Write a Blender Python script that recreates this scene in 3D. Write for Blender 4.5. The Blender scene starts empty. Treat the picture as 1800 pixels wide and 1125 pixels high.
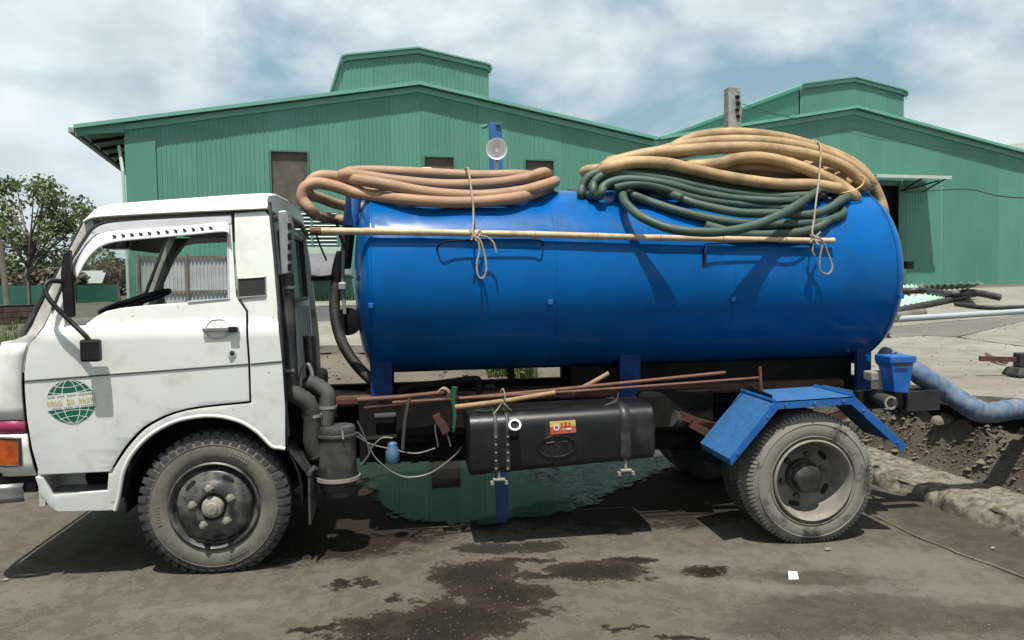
import bpy, bmesh, math, random
from mathutils import Vector, Matrix, noise
random.seed(7)
sc = bpy.context.scene
COL = sc.collection
R = math.radians

# ------------------------------------------------------------------ camera
FPX, TH, CAMH, PITCH, ROLL = 1412.0, R(7.3), 1.58, math.atan(72/1412.0), 0.017
_r = Vector((math.cos(TH), -math.sin(TH), 0)); _f = Vector((math.sin(TH), math.cos(TH), 0)); _u = Vector((0, 0, 1))
FW = _f*math.cos(PITCH) - _u*math.sin(PITCH); _u2 = _u*math.cos(PITCH) + _f*math.sin(PITCH)
RT = _r*math.cos(ROLL) - _u2*math.sin(ROLL); UP = _u2*math.cos(ROLL) + _r*math.sin(ROLL)
CAM = Vector((1.094, -4.476, CAMH))
cd = bpy.data.cameras.new('camera'); cam = bpy.data.objects.new('camera', cd); COL.objects.link(cam)
cd.sensor_width = 36; cd.lens = FPX/1800*36; cd.clip_start = .05; cd.clip_end = 3000
cam.matrix_world = Matrix(((RT.x, UP.x, -FW.x, CAM.x), (RT.y, UP.y, -FW.y, CAM.y), (RT.z, UP.z, -FW.z, CAM.z), (0, 0, 0, 1)))
sc.camera = cam
# ------------------------------------------------------------------ light
SUN = Vector((-.07, -.36, 1)).normalized()
SUN_STRENGTH, SKY_STRENGTH, EXPOSURE = 5.0, .075, .5
sl = bpy.data.lights.new('sun', 'SUN'); so = bpy.data.objects.new('sun', sl); COL.objects.link(so)
sl.energy = SUN_STRENGTH; sl.angle = R(.53); sl.color = (1, .955, .88)
so.rotation_euler = SUN.to_track_quat('Z', 'Y').to_euler(); so.location = (0, -6, 20)
w = bpy.data.worlds.new('World'); sc.world = w; w.use_nodes = True
nt = w.node_tree; nt.nodes.clear()
def wn(t, **k):
    n = nt.nodes.new(t)
    for a, b in k.items(): setattr(n, a, b)
    return n
L = nt.links.new
out = wn('ShaderNodeOutputWorld'); bg = wn('ShaderNodeBackground'); bg.inputs[1].default_value = SKY_STRENGTH
sky = wn('ShaderNodeTexSky', sky_type='NISHITA', sun_disc=False); sky.sun_elevation = math.asin(SUN.z); sky.sun_rotation = math.atan2(SUN.x, SUN.y)
sky.dust_density = 4.0; sky.air_density = 1.0
tc = wn('ShaderNodeTexCoord'); sp = wn('ShaderNodeSeparateXYZ'); L(tc.outputs['Generated'], sp.inputs[0])
def wm(op, a, b=None, c=None):
    n = wn('ShaderNodeMath', operation=op)
    for i, v in enumerate((a, b, c)):
        if v is None: continue
        if isinstance(v, (int, float)): n.inputs[i].default_value = v
        else: L(v, n.inputs[i])
    return n.outputs[0]
cb = wn('ShaderNodeMapping'); cb.inputs['Scale'].default_value = (1, 1, 1.7); cb.inputs['Location'].default_value = (.35, .1, .62); L(tc.outputs['Generated'], cb.inputs[0])
n1 = wn('ShaderNodeTexNoise'); n1.inputs['Scale'].default_value = 3.3; n1.inputs['Detail'].default_value = 9; n1.inputs['Roughness'].default_value = .5; n1.inputs['Distortion'].default_value = .25
L(cb.outputs[0], n1.inputs['Vector'])
n2 = wn('ShaderNodeTexNoise'); n2.inputs['Scale'].default_value = 4.2; n2.inputs['Detail'].default_value = 8; n2.inputs['Roughness'].default_value = .55
mp = wn('ShaderNodeMapping'); mp.inputs['Location'].default_value = (3.1, .4, 5.2); L(cb.outputs[0], mp.inputs[0]); L(mp.outputs[0], n2.inputs['Vector'])
cr = wn('ShaderNodeValToRGB'); cr.color_ramp.elements[0].position = .37; cr.color_ramp.elements[1].position = .50; L(n1.outputs[0], cr.inputs[0])
cc = wn('ShaderNodeValToRGB'); e = cc.color_ramp.elements; e[0].position = .36; e[0].color = (5.4, 6.4, 6.9, 1); e[1].position = .62; e[1].color = (8.1, 9.0, 9.2, 1)
L(n2.outputs[0], cc.inputs[0])
mx = wn('ShaderNodeMix', data_type='RGBA'); L(cr.outputs[0], mx.inputs[0]); tn = wn('ShaderNodeMix', data_type='RGBA', blend_type='MULTIPLY'); tn.inputs[0].default_value = 1; tn.inputs[7].default_value = (1.45, 1.62, 1.42, 1); L(sky.outputs[0], tn.inputs[6]); L(tn.outputs[2], mx.inputs[6]); L(cc.outputs[0], mx.inputs[7])
L(mx.outputs[2], bg.inputs[0]); L(bg.outputs[0], out.inputs[0])
vs = sc.view_settings; vs.view_transform = 'Standard'; vs.look = 'None'; vs.gamma = 1; vs.exposure = EXPOSURE; vs.use_curve_mapping = False

# ------------------------------------------------------------------ measuring helpers (photo pixel -> point in the place)
def ray(x, y): return (FW*FPX + RT*(x-900) - UP*(y-562.5)).normalized()
def P(x, y, Y=None, Z=None, X=None):
    d = ray(x, y)
    t = (Y-CAM.y)/d.y if Y is not None else ((Z-CAM.z)/d.z if Z is not None else (X-CAM.x)/d.x)
    return CAM + d*t
def PD(x, y, D):
    d = ray(x, y); return CAM + d*(D/d.dot(FW))
def lerp(a, b, t): return a+(b-a)*t
def sstep(a, b, x):
    t = min(1, max(0, (x-a)/(b-a))); return t*t*(3-2*t)
def interp(xs, ys, x):
    if x <= xs[0]: return ys[0]
    for i in range(len(xs)-1):
        if x <= xs[i+1]: return lerp(ys[i], ys[i+1], (x-xs[i])/(xs[i+1]-xs[i]))
    return ys[-1]

# ------------------------------------------------------------------ materials
class NT:
    def __init__(s, name):
        s.m = bpy.data.materials.new(name); s.m.use_nodes = True; s.t = s.m.node_tree
        s.b = s.t.nodes['Principled BSDF']; s.o = s.t.nodes['Material Output']
    def n(s, t, **k):
        x = s.t.nodes.new(t)
        for a, b in k.items(): setattr(x, a, b)
        return x
    def l(s, a, b): s.t.links.new(a, b)
    def put(s, sock, v):
        if isinstance(v, (int, float)): sock.default_value = v
        elif isinstance(v, tuple): sock.default_value = v if len(v) == 4 or len(sock.default_value) == 3 else (*v, 1)
        else: s.l(v, sock)
    def math(s, op, a, b=0.0, clamp=False):
        x = s.n('ShaderNodeMath', operation=op); x.use_clamp = clamp; s.put(x.inputs[0], a); s.put(x.inputs[1], b); return x.outputs[0]
    def noise(s, vec, scale, detail=5, rough=.55, dist=0.0):
        x = s.n('ShaderNodeTexNoise'); x.inputs['Scale'].default_value = scale; x.inputs['Detail'].default_value = detail
        x.inputs['Roughness'].default_value = rough; x.inputs['Distortion'].default_value = dist
        if vec is not None: s.l(vec, x.inputs['Vector'])
        return x.outputs[0]
    def ramp(s, v, a, b, c0=(0, 0, 0, 1), c1=(1, 1, 1, 1)):
        x = s.n('ShaderNodeValToRGB'); e = x.color_ramp.elements; e[0].position = a; e[1].position = b; e[0].color = c0; e[1].color = c1
        s.l(v, x.inputs[0]); return x.outputs[0]
    def mix(s, f, a, b):
        x = s.n('ShaderNodeMix', data_type='RGBA'); s.put(x.inputs[0], f); s.put(x.inputs[6], a); s.put(x.inputs[7], b); return x.outputs[2]
    def obj(s): return s.n('ShaderNodeTexCoord').outputs['Object']
    def pos(s): return s.n('ShaderNodeNewGeometry').outputs['Position']
    def scale(s, vec, v):
        x = s.n('ShaderNodeMapping'); x.inputs['Scale'].default_value = v; s.l(vec, x.inputs[0]); return x.outputs[0]
    def bump(s, h, strength, dist=.01):
        x = s.n('ShaderNodeBump'); x.inputs['Strength'].default_value = strength; x.inputs['Distance'].default_value = dist
        s.l(h, x.inputs['Height']); s.l(x.outputs[0], s.b.inputs['Normal'])
def c4(c): return (*c, 1) if len(c) == 3 else c
def pm(name, base, rough=.5, metal=0.0, var=.15, vs=4, dirt=None, da=.5, ds=3, dth=(.45, .65), bump=.15, bs=60, world=True, coat=0, streak=None, spec=None, specks=None, alb=.71):
    base = tuple(c*alb for c in base); dirt = tuple(c*alb for c in dirt) if dirt else None
    t = NT(name); v = t.pos() if world else t.obj()
    a = t.noise(v, vs, 6)
    lo = tuple(max(0, c*(1-var)) for c in base); hi = tuple(min(1, c*(1+var)) for c in base)
    col = t.mix(t.ramp(a, .3, .7), c4(lo), c4(hi))
    rv = rough
    if dirt:
        dv = t.scale(v, streak) if streak else v
        d = t.math('MULTIPLY', t.ramp(t.noise(dv, ds, 9, .62), *dth), da)
        col = t.mix(d, col, c4(dirt)); rv = t.math('ADD', rough, t.math('MULTIPLY', d, .9-rough))
    if specks:
        k = t.math('MULTIPLY', t.ramp(t.noise(v, specks[0], 3, .6), specks[1], specks[1]+.03), t.ramp(t.noise(v, 3.1, 5, .6), .47, .6)); col = t.mix(t.math('MULTIPLY', k, .8), col, c4(specks[2]))
    t.put(t.b.inputs['Base Color'], col); t.put(t.b.inputs['Roughness'], rv); t.b.inputs['Metallic'].default_value = metal
    if coat: t.b.inputs['Coat Weight'].default_value = coat; t.b.inputs['Coat Roughness'].default_value = .12
    if spec is not None: t.b.inputs['Specular IOR Level'].default_value = spec
    if bump: t.bump(t.noise(v, bs, 4), bump, .004)
    return t.m
M = {}
M['white'] = pm('white_paint', (.71, .725, .69), .38, var=.05, vs=3, dirt=(.36, .31, .23), da=.45, ds=7, dth=(.54, .78), bump=.05, bs=14, coat=.15, alb=.8, specks=(34, .70, (.13, .085, .055)))
M['whitedirty'] = pm('dirty_white_paint', (.62, .62, .58), .5, var=.12, vs=6, dirt=(.2, .16, .11), da=.75, ds=9, dth=(.45, .68), bump=.1, bs=30, specks=(40, .64, (.1, .06, .04)))
M['visor'] = pm('white_plastic', (.78, .8, .82), .35, var=.03, dirt=(.5, .48, .42), da=.3, bump=.02)
M['doorframe'] = pm('grey_white_paint', (.55, .57, .6), .45, var=.06, dirt=(.3, .28, .24), da=.4, bump=.05)
M['rubber'] = pm('black_rubber', (.018, .018, .02), .55, var=.3, dirt=(.12, .11, .09), da=.25, ds=8, bump=.1)
M['plastic'] = pm('black_plastic', (.01, .01, .011), .42, var=.3, dirt=(.05, .048, .04), da=.2, ds=9, bump=.05, spec=.3)
M['interior'] = pm('dark_trim', (.028, .027, .026), .7, var=.3)
M['seat'] = pm('seat_vinyl', (.05, .045, .04), .6, var=.3)
M['headliner'] = pm('headliner', (.12, .11, .1), .9, var=.2)
M['magenta'] = pm('magenta_paint', (.36, .03, .11), .4, var=.1, dirt=(.25, .15, .14), da=.5, ds=8)
M['amber'] = pm('amber_lens', (.42, .075, .012), .2, var=.35, vs=30, dirt=(.1, .05, .03), da=.5, ds=12, bump=.5, bs=90)
M['chrome'] = pm('worn_chrome', (.5, .5, .5), .3, metal=.9, var=.2, dirt=(.2, .19, .17), da=.6, ds=8)
M['alloy'] = pm('galvanised_metal', (.48, .49, .5), .42, metal=.6, var=.15, dirt=(.16, .15, .14), da=.6, ds=9)
M['tyre'] = pm('dusty_tyre', (.045, .044, .04), .9, var=.3, vs=12, dirt=(.185, .17, .138), da=.92, ds=4, dth=(.25, .55), bump=.3, bs=50)
M['tyretread'] = pm('tread_rubber', (.028, .03, .033), .85, var=.3, vs=14, dirt=(.12, .115, .105), da=.55, ds=7, dth=(.4, .7), bump=.3, bs=70)
M['tyredust'] = pm('heavily_dusted_tyre', (.06, .058, .052), .95, var=.3, vs=10, dirt=(.24, .225, .19), da=.95, ds=5, dth=(.4, .5), bump=.4, bs=60)
M['treadlight'] = pm('dusted_tread', (.1, .1, .095), .95, var=.35, vs=16, dirt=(.3, .29, .25), da=.8, ds=12, dth=(.35, .6), bump=.4, bs=70)
M['rim'] = pm('greasy_rim', (.06, .061, .062), .36, metal=.3, var=.4, vs=9, dirt=(.24, .23, .2), da=.75, ds=9, dth=(.44, .7), bump=.2, bs=40)
M['rimdust'] = pm('mud_coated_rim', (.25, .235, .2), .9, var=.2, vs=9, dirt=(.14, .13, .11), da=.6, ds=8, bump=.3, bs=50)
M['hub'] = pm('dusty_hub', (.33, .31, .26), .75, var=.2, vs=20, dirt=(.12, .11, .1), da=.5, ds=20, bump=.3)
M['blue'] = pm('blue_tank_paint', (.0004, .10, .345), .2, var=.13, vs=2.2, dirt=(.001, .055, .18), da=.55, ds=3.2, dth=(.48, .72), bump=.05, bs=9, spec=.12, alb=.78, specks=(55, .69, (.03, .02, .015)), coat=.1)
M['bluebox'] = pm('blue_bracket_paint', (.003, .115, .42), .4, var=.15, vs=8, dirt=(.1, .11, .13), da=.3, ds=12)
M['blueguard'] = pm('blue_guard_paint', (.008, .125, .36), .5, var=.2, vs=6, dirt=(.1, .18, .27), da=.55, ds=45, dth=(.3, .75), bump=.1, bs=40)
M['blueshaded'] = pm('shaded_blue_paint', (.002, .055, .22), .6, var=.25, vs=9, dirt=(.012, .02, .04), da=.7, ds=9, dth=(.4, .65), spec=.2)  # tank blue darkened to paint the saddle legs' shade, with grime mottling
M['chassis'] = pm('chassis_black', (.006, .006, .006), .85, var=.4, dirt=(.025, .02, .015), da=.6, ds=6, bump=.4, bs=30, spec=.2)
M['rust'] = pm('rusty_steel', (.1, .035, .02), .8, var=.4, vs=10, dirt=(.03, .02, .016), da=.6, ds=9, bump=.4)
M['black'] = pm('black_steel', (.02, .02, .021), .45, var=.4, vs=7, dirt=(.16, .15, .13), da=.55, ds=6, dth=(.48, .75), bump=.12, bs=30)
M['tankblack'] = pm('fuel_tank_black', (.011, .0115, .013), .36, var=.4, vs=5, dirt=(.11, .105, .095), da=.6, ds=4.5, dth=(.54, .8), bump=.12, bs=25, streak=(1, 1, .45), spec=.35)
M['filter'] = pm('dusty_canister', (.03, .03, .029), .6, var=.4, vs=10, dirt=(.14, .13, .11), da=.6, ds=8, dth=(.45, .7), bump=.15)
M['ducting'] = pm('grey_duct', (.055, .053, .049), .75, var=.3, vs=12, dirt=(.05, .045, .04), da=.5, ds=10, bump=.3)
M['hosebrown'] = pm('brown_hose', (.40, .235, .135), .62, var=.28, vs=3, dirt=(.28, .175, .11), da=.6, ds=6, bump=.2, bs=80)
M['hosetan'] = pm('tan_hose', (.46, .31, .155), .6, var=.28, vs=3, dirt=(.2, .125, .06), da=.7, ds=5, bump=.2, bs=80)
M['hosegreen'] = pm('green_hose', (.03, .075, .056), .55, var=.28, vs=3, dirt=(.1, .11, .09), da=.45, ds=7, bump=.15, bs=80)
M['hoseblack'] = pm('black_hose', (.015, .014, .013), .6, var=.3, dirt=(.06, .055, .05), da=.5, ds=8)
M['hoseblue'] = pm('blue_layflat_hose', (.05, .105, .21), .65, var=.35, vs=9, dirt=(.24, .25, .25), da=.8, ds=17, dth=(.38, .72), bump=.3, bs=40)
M['bamboo'] = pm('bamboo', (.62, .47, .28), .5, var=.12, vs=6, dirt=(.3, .19, .1), da=.6, ds=9, bump=.1)
M['rope'] = pm('rope', (.34, .28, .21), .9, var=.25, vs=40, bump=.5, bs=300)
M['ropedark'] = pm('dark_cord', (.1, .085, .075), .9, var=.25, vs=40, bump=.5, bs=300)
M['wood'] = pm('weathered_wood', (.4, .25, .14), .8, var=.2, vs=9, dirt=(.15, .09, .05), da=.6, ds=9, bump=.3)
M['rod'] = pm('rod_rust', (.15, .06, .036), .7, var=.3, vs=9, dirt=(.05, .03, .02), da=.6, ds=8)
M['greenrag'] = pm('green_rag', (.012, .11, .06), .9, var=.3)
M['wire'] = pm('grey_wire', (.13, .125, .115), .5, var=.2)
M['decalgreen'] = pm('decal_green', (.0, .13, .075), .5, var=.06, bump=0)
M['decalwhite'] = pm('decal_white', (.78, .78, .74), .5, var=.04, bump=0)
M['decalgold'] = pm('decal_gold', (.62, .52, .24), .5, var=.1, bump=0)
M['decalgrey'] = pm('decal_grey', (.3, .36, .3), .5, var=.1, bump=0)
M['stickred'] = pm('sticker_red', (.55, .07, .035), .45, var=.12, vs=20, dirt=(.4, .3, .2), da=.3, ds=14)
M['stickyellow'] = pm('sticker_yellow', (.72, .5, .14), .45, var=.12, vs=20, dirt=(.5, .45, .35), da=.3, ds=14)
M['bluevessel'] = pm('blue_filter_bowl', (.05, .16, .3), .35, var=.3, vs=12, dirt=(.1, .1, .1), da=.4, ds=12)
GR = (.094, .288, .22)
M['sheet'] = pm('green_wall_sheet', GR, .5, var=.07, vs=.7, dirt=(.14, .33, .265), da=.4, ds=1.3, dth=(.4, .7), bump=0, streak=(1, 1, .25))
_t = M['sheet'].node_tree; _b = _t.nodes['Principled BSDF']; _src = _b.inputs['Base Color'].links[0].from_socket
_oi = _t.nodes.new('ShaderNodeObjectInfo'); _mr = _t.nodes.new('ShaderNodeMapRange'); _mr.inputs[3].default_value = .9; _mr.inputs[4].default_value = 1.09; _t.links.new(_oi.outputs['Random'], _mr.inputs[0])
_vm = _t.nodes.new('ShaderNodeVectorMath'); _vm.operation = 'SCALE'; _t.links.new(_src, _vm.inputs[0]); _t.links.new(_mr.outputs[0], _vm.inputs['Scale']); _t.links.new(_vm.outputs[0], _b.inputs['Base Color'])
M['trim'] = pm('pale_green_trim', (.16, .42, .33), .42, var=.06, bump=0)
M['trimdark'] = pm('green_trim', (.06, .19, .14), .5, var=.1, bump=0)
M['roof'] = pm('green_roof_sheet', (.15, .40, .32), .42, var=.06, vs=.6, dirt=(.3, .42, .36), da=.4, ds=1, bump=0)
M['paleroof'] = pm('pale_roof_sheet', (.5, .6, .54), .45, var=.06, bump=0)
M['board'] = pm('brown_board', (.10, .088, .07), .85, var=.25, vs=3, dirt=(.17, .155, .12), da=.5, ds=4, bump=.2)
M['slat'] = pm('pale_slat', (.5, .62, .55), .5, var=.05, bump=0)
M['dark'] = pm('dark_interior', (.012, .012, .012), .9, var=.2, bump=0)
M['tarp'] = pm('grey_tarp', (.17, .17, .19), .85, var=.15, vs=5, bump=.4, bs=8)
M['fence'] = pm('grey_fence_sheet', (.5, .52, .53), .5, var=.06, vs=2, dirt=(.3, .29, .26), da=.4, ds=3, bump=0)
M['concretepole'] = pm('concrete_pole', (.36, .35, .32), .9, var=.2, vs=8, dirt=(.12, .115, .1), da=.7, ds=6, bump=.5)
M['bluepost'] = pm('blue_post_paint', (.02, .12, .34), .5, var=.12, vs=4, bump=.05)
M['alu'] = pm('polished_reflector', (.95, .95, .95), .35, metal=.25, alb=.95, var=.04, bump=0)
M['bulb'] = pm('bulb_glass', (.85, .85, .84), .15, var=.02, bump=0)
M['pvc'] = pm('pvc_pipe', (.42, .48, .54), .35, var=.06, dirt=(.4, .38, .34), da=.3, ds=3, bump=0)
M['palesheet'] = pm('pale_green_roofing', (.45, .62, .53), .5, var=.06, bump=0)
M['stone'] = pm('rubble', (.14, .12, .09), .95, var=.35, vs=6, bump=.5, bs=30)
M['kerb'] = pm('old_kerb', (.215, .195, .15), .95, var=.3, vs=22, dirt=(.05, .042, .03), da=.85, ds=15, dth=(.44, .62), bump=1.0, bs=45)
M['brickwall'] = pm('dark_brick', (.085, .06, .045), .95, var=.4, vs=5, bump=.6, bs=20)
M['bark'] = pm('bark', (.17, .15, .125), .95, var=.3, vs=3, bump=.5)
M['litter'] = pm('white_paper', (.8, .8, .8), .7, var=.03, bump=.1)
M['net'] = pm('green_net', (.02, .12, .09), .9, var=.2, vs=.8, bump=0)
M['greyroof'] = pm('far_grey_roof', (.42, .42, .42), .8, var=.1, bump=0)

def leafmat(name, a, b):
    a, b = (tuple(x*.8 for x in q) for q in (a, b))
    t = NT(name); v = t.obj(); n = t.noise(v, 2.2, 4)
    col = t.mix(t.ramp(n, .35, .65), c4(a), c4(b))
    oi = t.noise(v, 17, 2); col = t.mix(t.math('MULTIPLY', t.ramp(oi, .4, .6), .5), col, c4(tuple(x*1.5 for x in b)))
    t.put(t.b.inputs['Base Color'], col); t.b.inputs['Roughness'].default_value = .6
    tr = t.n('ShaderNodeBsdfTranslucent'); t.put(tr.inputs[0], col); ms = t.n('ShaderNodeMixShader'); ms.inputs[0].default_value = .3
    t.l(t.b.outputs[0], ms.inputs[1]); t.l(tr.outputs[0], ms.inputs[2]); t.l(ms.outputs[0], t.o.inputs[0]); return t.m
M['leaf'] = leafmat('leaf_green', (.05, .085, .028), (.135, .185, .07))
M['leafdark'] = leafmat('leaf_dark', (.02, .04, .014), (.055, .085, .03))
M['grass'] = leafmat('grass_green', (.045, .085, .02), (.12, .16, .05))
M['drybush'] = leafmat('dry_scrub', (.09, .075, .05), (.16, .14, .1))

def glassmat(name, tint, refl):
    t = NT(name); tr = t.n('ShaderNodeBsdfTransparent'); tr.inputs[0].default_value = c4(tint)
    gl = t.n('ShaderNodeBsdfGlossy'); gl.inputs['Roughness'].default_value = .03
    lw = t.n('ShaderNodeLayerWeight'); lw.inputs[0].default_value = .5
    fr = t.math('ADD', .03, t.math('MULTIPLY', t.math('POWER', lw.outputs['Facing'], 5.0), refl))
    ms = t.n('ShaderNodeMixShader'); t.l(fr, ms.inputs[0]); t.l(tr.outputs[0], ms.inputs[1]); t.l(gl.outputs[0], ms.inputs[2])
    t.l(ms.outputs[0], t.o.inputs[0]); return t.m
M['glass'] = glassmat('windscreen_glass', (.74, .83, .79), .6)

# ground: compacted dirty concrete with wet and oily stains, painted shade under the truck, lighter dust
def ground_mat():
    t = NT('yard_ground'); v = t.pos()
    big = t.noise(v, .55, 8, .6); mid = t.noise(v, 3.2, 8, .62, .3); fine = t.noise(v, 45, 6, .7); grit = t.noise(v, 160, 3, .7)
    col = t.mix(t.ramp(big, .35, .65), (0.0409, 0.0351, 0.0266, 1), (0.0697, 0.0618, 0.0475, 1))
    col = t.mix(t.math('MULTIPLY', t.ramp(mid, .45, .68), .6), col, (0.0287, 0.0242, 0.0182, 1))
    col = t.mix(t.math('MULTIPLY', t.ramp(fine, .4, .75), .4), col, (0.0962, 0.0868, 0.0689, 1))
    col = t.mix(t.math('MULTIPLY', t.ramp(grit, .58, .7), .45), col, (0.0168, 0.0145, 0.0115, 1))
    col = t.mix(t.math('MULTIPLY', t.ramp(grit, .42, .3), .3), col, (0.1249, 0.1157, 0.0951, 1))
    blot = t.noise(v, 9, 8, .68, .4); red = t.noise(v, 1.7, 6, .6)
    col = t.mix(t.math('MULTIPLY', t.ramp(blot, .46, .7), .4), col, (0.0416, 0.0364, 0.0292, 1)); col = t.mix(t.math('MULTIPLY', t.ramp(blot, .5, .28), .3), col, (0.1384, 0.1328, 0.1133, 1))
    col = t.mix(t.math('MULTIPLY', t.ramp(red, .52, .7), .3), col, (0.1015, 0.0739, 0.0540, 1))
    # dusty pale wash near the rear
    wn_ = t.n('ShaderNodeTexNoise'); wn_.inputs['Scale'].default_value = 7; wn_.inputs['Detail'].default_value = 8; wn_.inputs['Roughness'].default_value = .66; t.l(v, wn_.inputs['Vector'])
    ws_ = t.n('ShaderNodeVectorMath', operation='SUBTRACT'); t.l(wn_.outputs['Color'], ws_.inputs[0]); ws_.inputs[1].default_value = (.5, .5, .5)
    wm_ = t.n('ShaderNodeVectorMath', operation='SCALE'); t.l(ws_.outputs[0], wm_.inputs[0]); wm_.inputs['Scale'].default_value = .34
    wa_ = t.n('ShaderNodeVectorMath', operation='ADD'); t.l(v, wa_.inputs[0]); t.l(wm_.outputs[0], wa_.inputs[1]); wv = wa_.outputs[0]
    def ell(px, py, rx, ry, rot=0):
        p = P(px, py, Z=0)
        mp = t.n('ShaderNodeMapping', vector_type='TEXTURE'); mp.inputs['Location'].default_value = (p.x, p.y, 0)
        mp.inputs['Rotation'].default_value = (0, 0, R(rot)); mp.inputs['Scale'].default_value = (rx, ry, 1000)
        t.l(wv, mp.inputs[0]); ln = t.n('ShaderNodeVectorMath', operation='LENGTH'); t.l(mp.outputs[0], ln.inputs[0])
        return t.math('SUBTRACT', 1.0, ln.outputs['Value'])
    def field(lst):
        f = None
        for e in lst:
            x = ell(*e); f = x if f is None else t.math('MAXIMUM', f, x)
        return f
    rag = t.math('ADD', t.math('MULTIPLY', t.math('SUBTRACT', t.noise(v, 4.5, 9, .68), .5), 2.6), t.math('MULTIPLY', t.math('SUBTRACT', t.noise(v, 26, 6, .7), .5), 1.0))
    pale = field([(1150, 985, .75, .14, -12), (1560, 985, .9, .35, -20), (1700, 1040, .7, .3, -10), (1330, 1030, .5, .12, -25), (350, 1070, .6, .1, 0), (60, 1040, .4, .25, 0)])
    pk = t.ramp(t.math('ADD', pale, t.math('MULTIPLY', rag, .9)), .0, .75)
    col = t.mix(t.math('MULTIPLY', pk, .75), col, (0.1201, 0.1132, 0.0951, 1))
    wet = field([(780, 1095, .55, .30, 8), (840, 1010, .30, .26, 20), (880, 1045, .28, .25, 0), (1050, 1003, .30, .19, -8), (965, 1010, .26, .07, 0), (1105, 985, .2, .07, -15),
                 (1240, 1004, .15, .085, -12), (690, 1125, .42, .16, 0), 
                 (920, 985, .2, .05, 0), (1098, 1103, .09, .05, 0), (600, 1030, .10, .05, 0), (640, 1022, .08, .05, 0), (690, 1052, .05, .04, 0), (550, 1105, .13, .04, 0), (1205, 1120, .12, .05, 0), (900, 962, .4, .12, 0)])
    soft = t.ramp(t.math('ADD', field([(1500, 1065, .6, .17, -8), (1650, 1085, 1.0, .2, -8), (1420, 1015, .34, .10, -12), (1450, 1100, .55, .14, 0)]), t.math('MULTIPLY', rag, .6)), .0, .3); col = t.mix(t.math('MULTIPLY', soft, .55), col, (.035, .031, .026, 1))
    wk = t.ramp(t.math('ADD', wet, t.math('MULTIPLY', rag, .75)), .03, .2)
    core = t.ramp(t.math('ADD', wet, t.math('MULTIPLY', rag, .9)), .32, .6)
    col = t.mix(t.math('MULTIPLY', wk, .82), col, (0.0135, 0.0093, 0.0062, 1)); col = t.mix(t.math('MULTIPLY', core, .75), col, (0.0073, 0.0049, 0.0022, 1))
    damp_shade = field([(900, 860, 2.1, 1.1, 0), (560, 930, 1.0, .7, 0), (1250, 840, 1.3, .8, 0), (1000, 790, 3.2, 1.3, 0), (1100, 880, 1.4, .7, 0)])  # wet ground round the puddle, widened to paint shade under the truck
    gut = t.ramp(t.math('ADD', field([(1760, 960, .36, 1.7, 4)]), t.math('MULTIPLY', rag, .5)), .0, .4); col = t.mix(t.math('MULTIPLY', gut, .5), col, (.03, .025, .018, 1))
    dk = t.ramp(t.math('ADD', damp_shade, t.math('MULTIPLY', rag, .4)), -.02, .22)
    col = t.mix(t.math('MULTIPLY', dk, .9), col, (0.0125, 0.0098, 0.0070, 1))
    t.put(t.b.inputs['Base Color'], col)
    rr = t.math('SUBTRACT', .93, t.math('MULTIPLY', wk, .28)); rr = t.math('SUBTRACT', rr, t.math('MULTIPLY', core, .3))
    t.put(t.b.inputs['Roughness'], rr); t.put(t.b.inputs['Specular IOR Level'], t.math('ADD', .05, t.math('MULTIPLY', core, .35)))
    h = t.math('ADD', t.math('MULTIPLY', fine, .6), t.math('MULTIPLY', grit, .5)); h = t.math('ADD', h, t.math('MULTIPLY', mid, 1.3))
    t.bump(h, .55, .012); return t.m
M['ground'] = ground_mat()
def slab_mat(name, a, b, c):
    a, b, c = (tuple(x*.74 for x in q) for q in (a, b, c))
    t = NT(name); v = t.pos(); big = t.noise(v, .8, 8, .65); mid = t.noise(v, 4, 9, .65); fine = t.noise(v, 60, 5, .7)
    col = t.mix(t.ramp(big, .35, .68), c4(a), c4(b)); col = t.mix(t.math('MULTIPLY', t.ramp(mid, .5, .66), .65), col, c4(c)); col = t.mix(t.math('MULTIPLY', t.ramp(t.noise(v, 13, 8, .7), .54, .66), .5), col, c4(c))
    col = t.mix(t.math('MULTIPLY', t.ramp(fine, .55, .75), .3), col, c4(tuple(x*.5 for x in a)))
    t.put(t.b.inputs['Base Color'], col); t.b.inputs['Roughness'].default_value = .93
    t.bump(t.math('ADD', mid, t.math('MULTIPLY', fine, .4)), .5, .02); return t.m
M['slab'] = slab_mat('old_concrete', (.20, .19, .153), (.315, .303, .25), (.115, .105, .083))
M['slabdark'] = slab_mat('damp_concrete', (.13, .122, .105), (.18, .17, .145), (.085, .078, .066))
M['soil'] = slab_mat('soil', (.09, .076, .056), (.15, .13, .098), (.05, .042, .032))
M['asphalt'] = slab_mat('asphalt', (.045, .045, .046), (.075, .074, .072), (.12, .115, .105))
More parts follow.
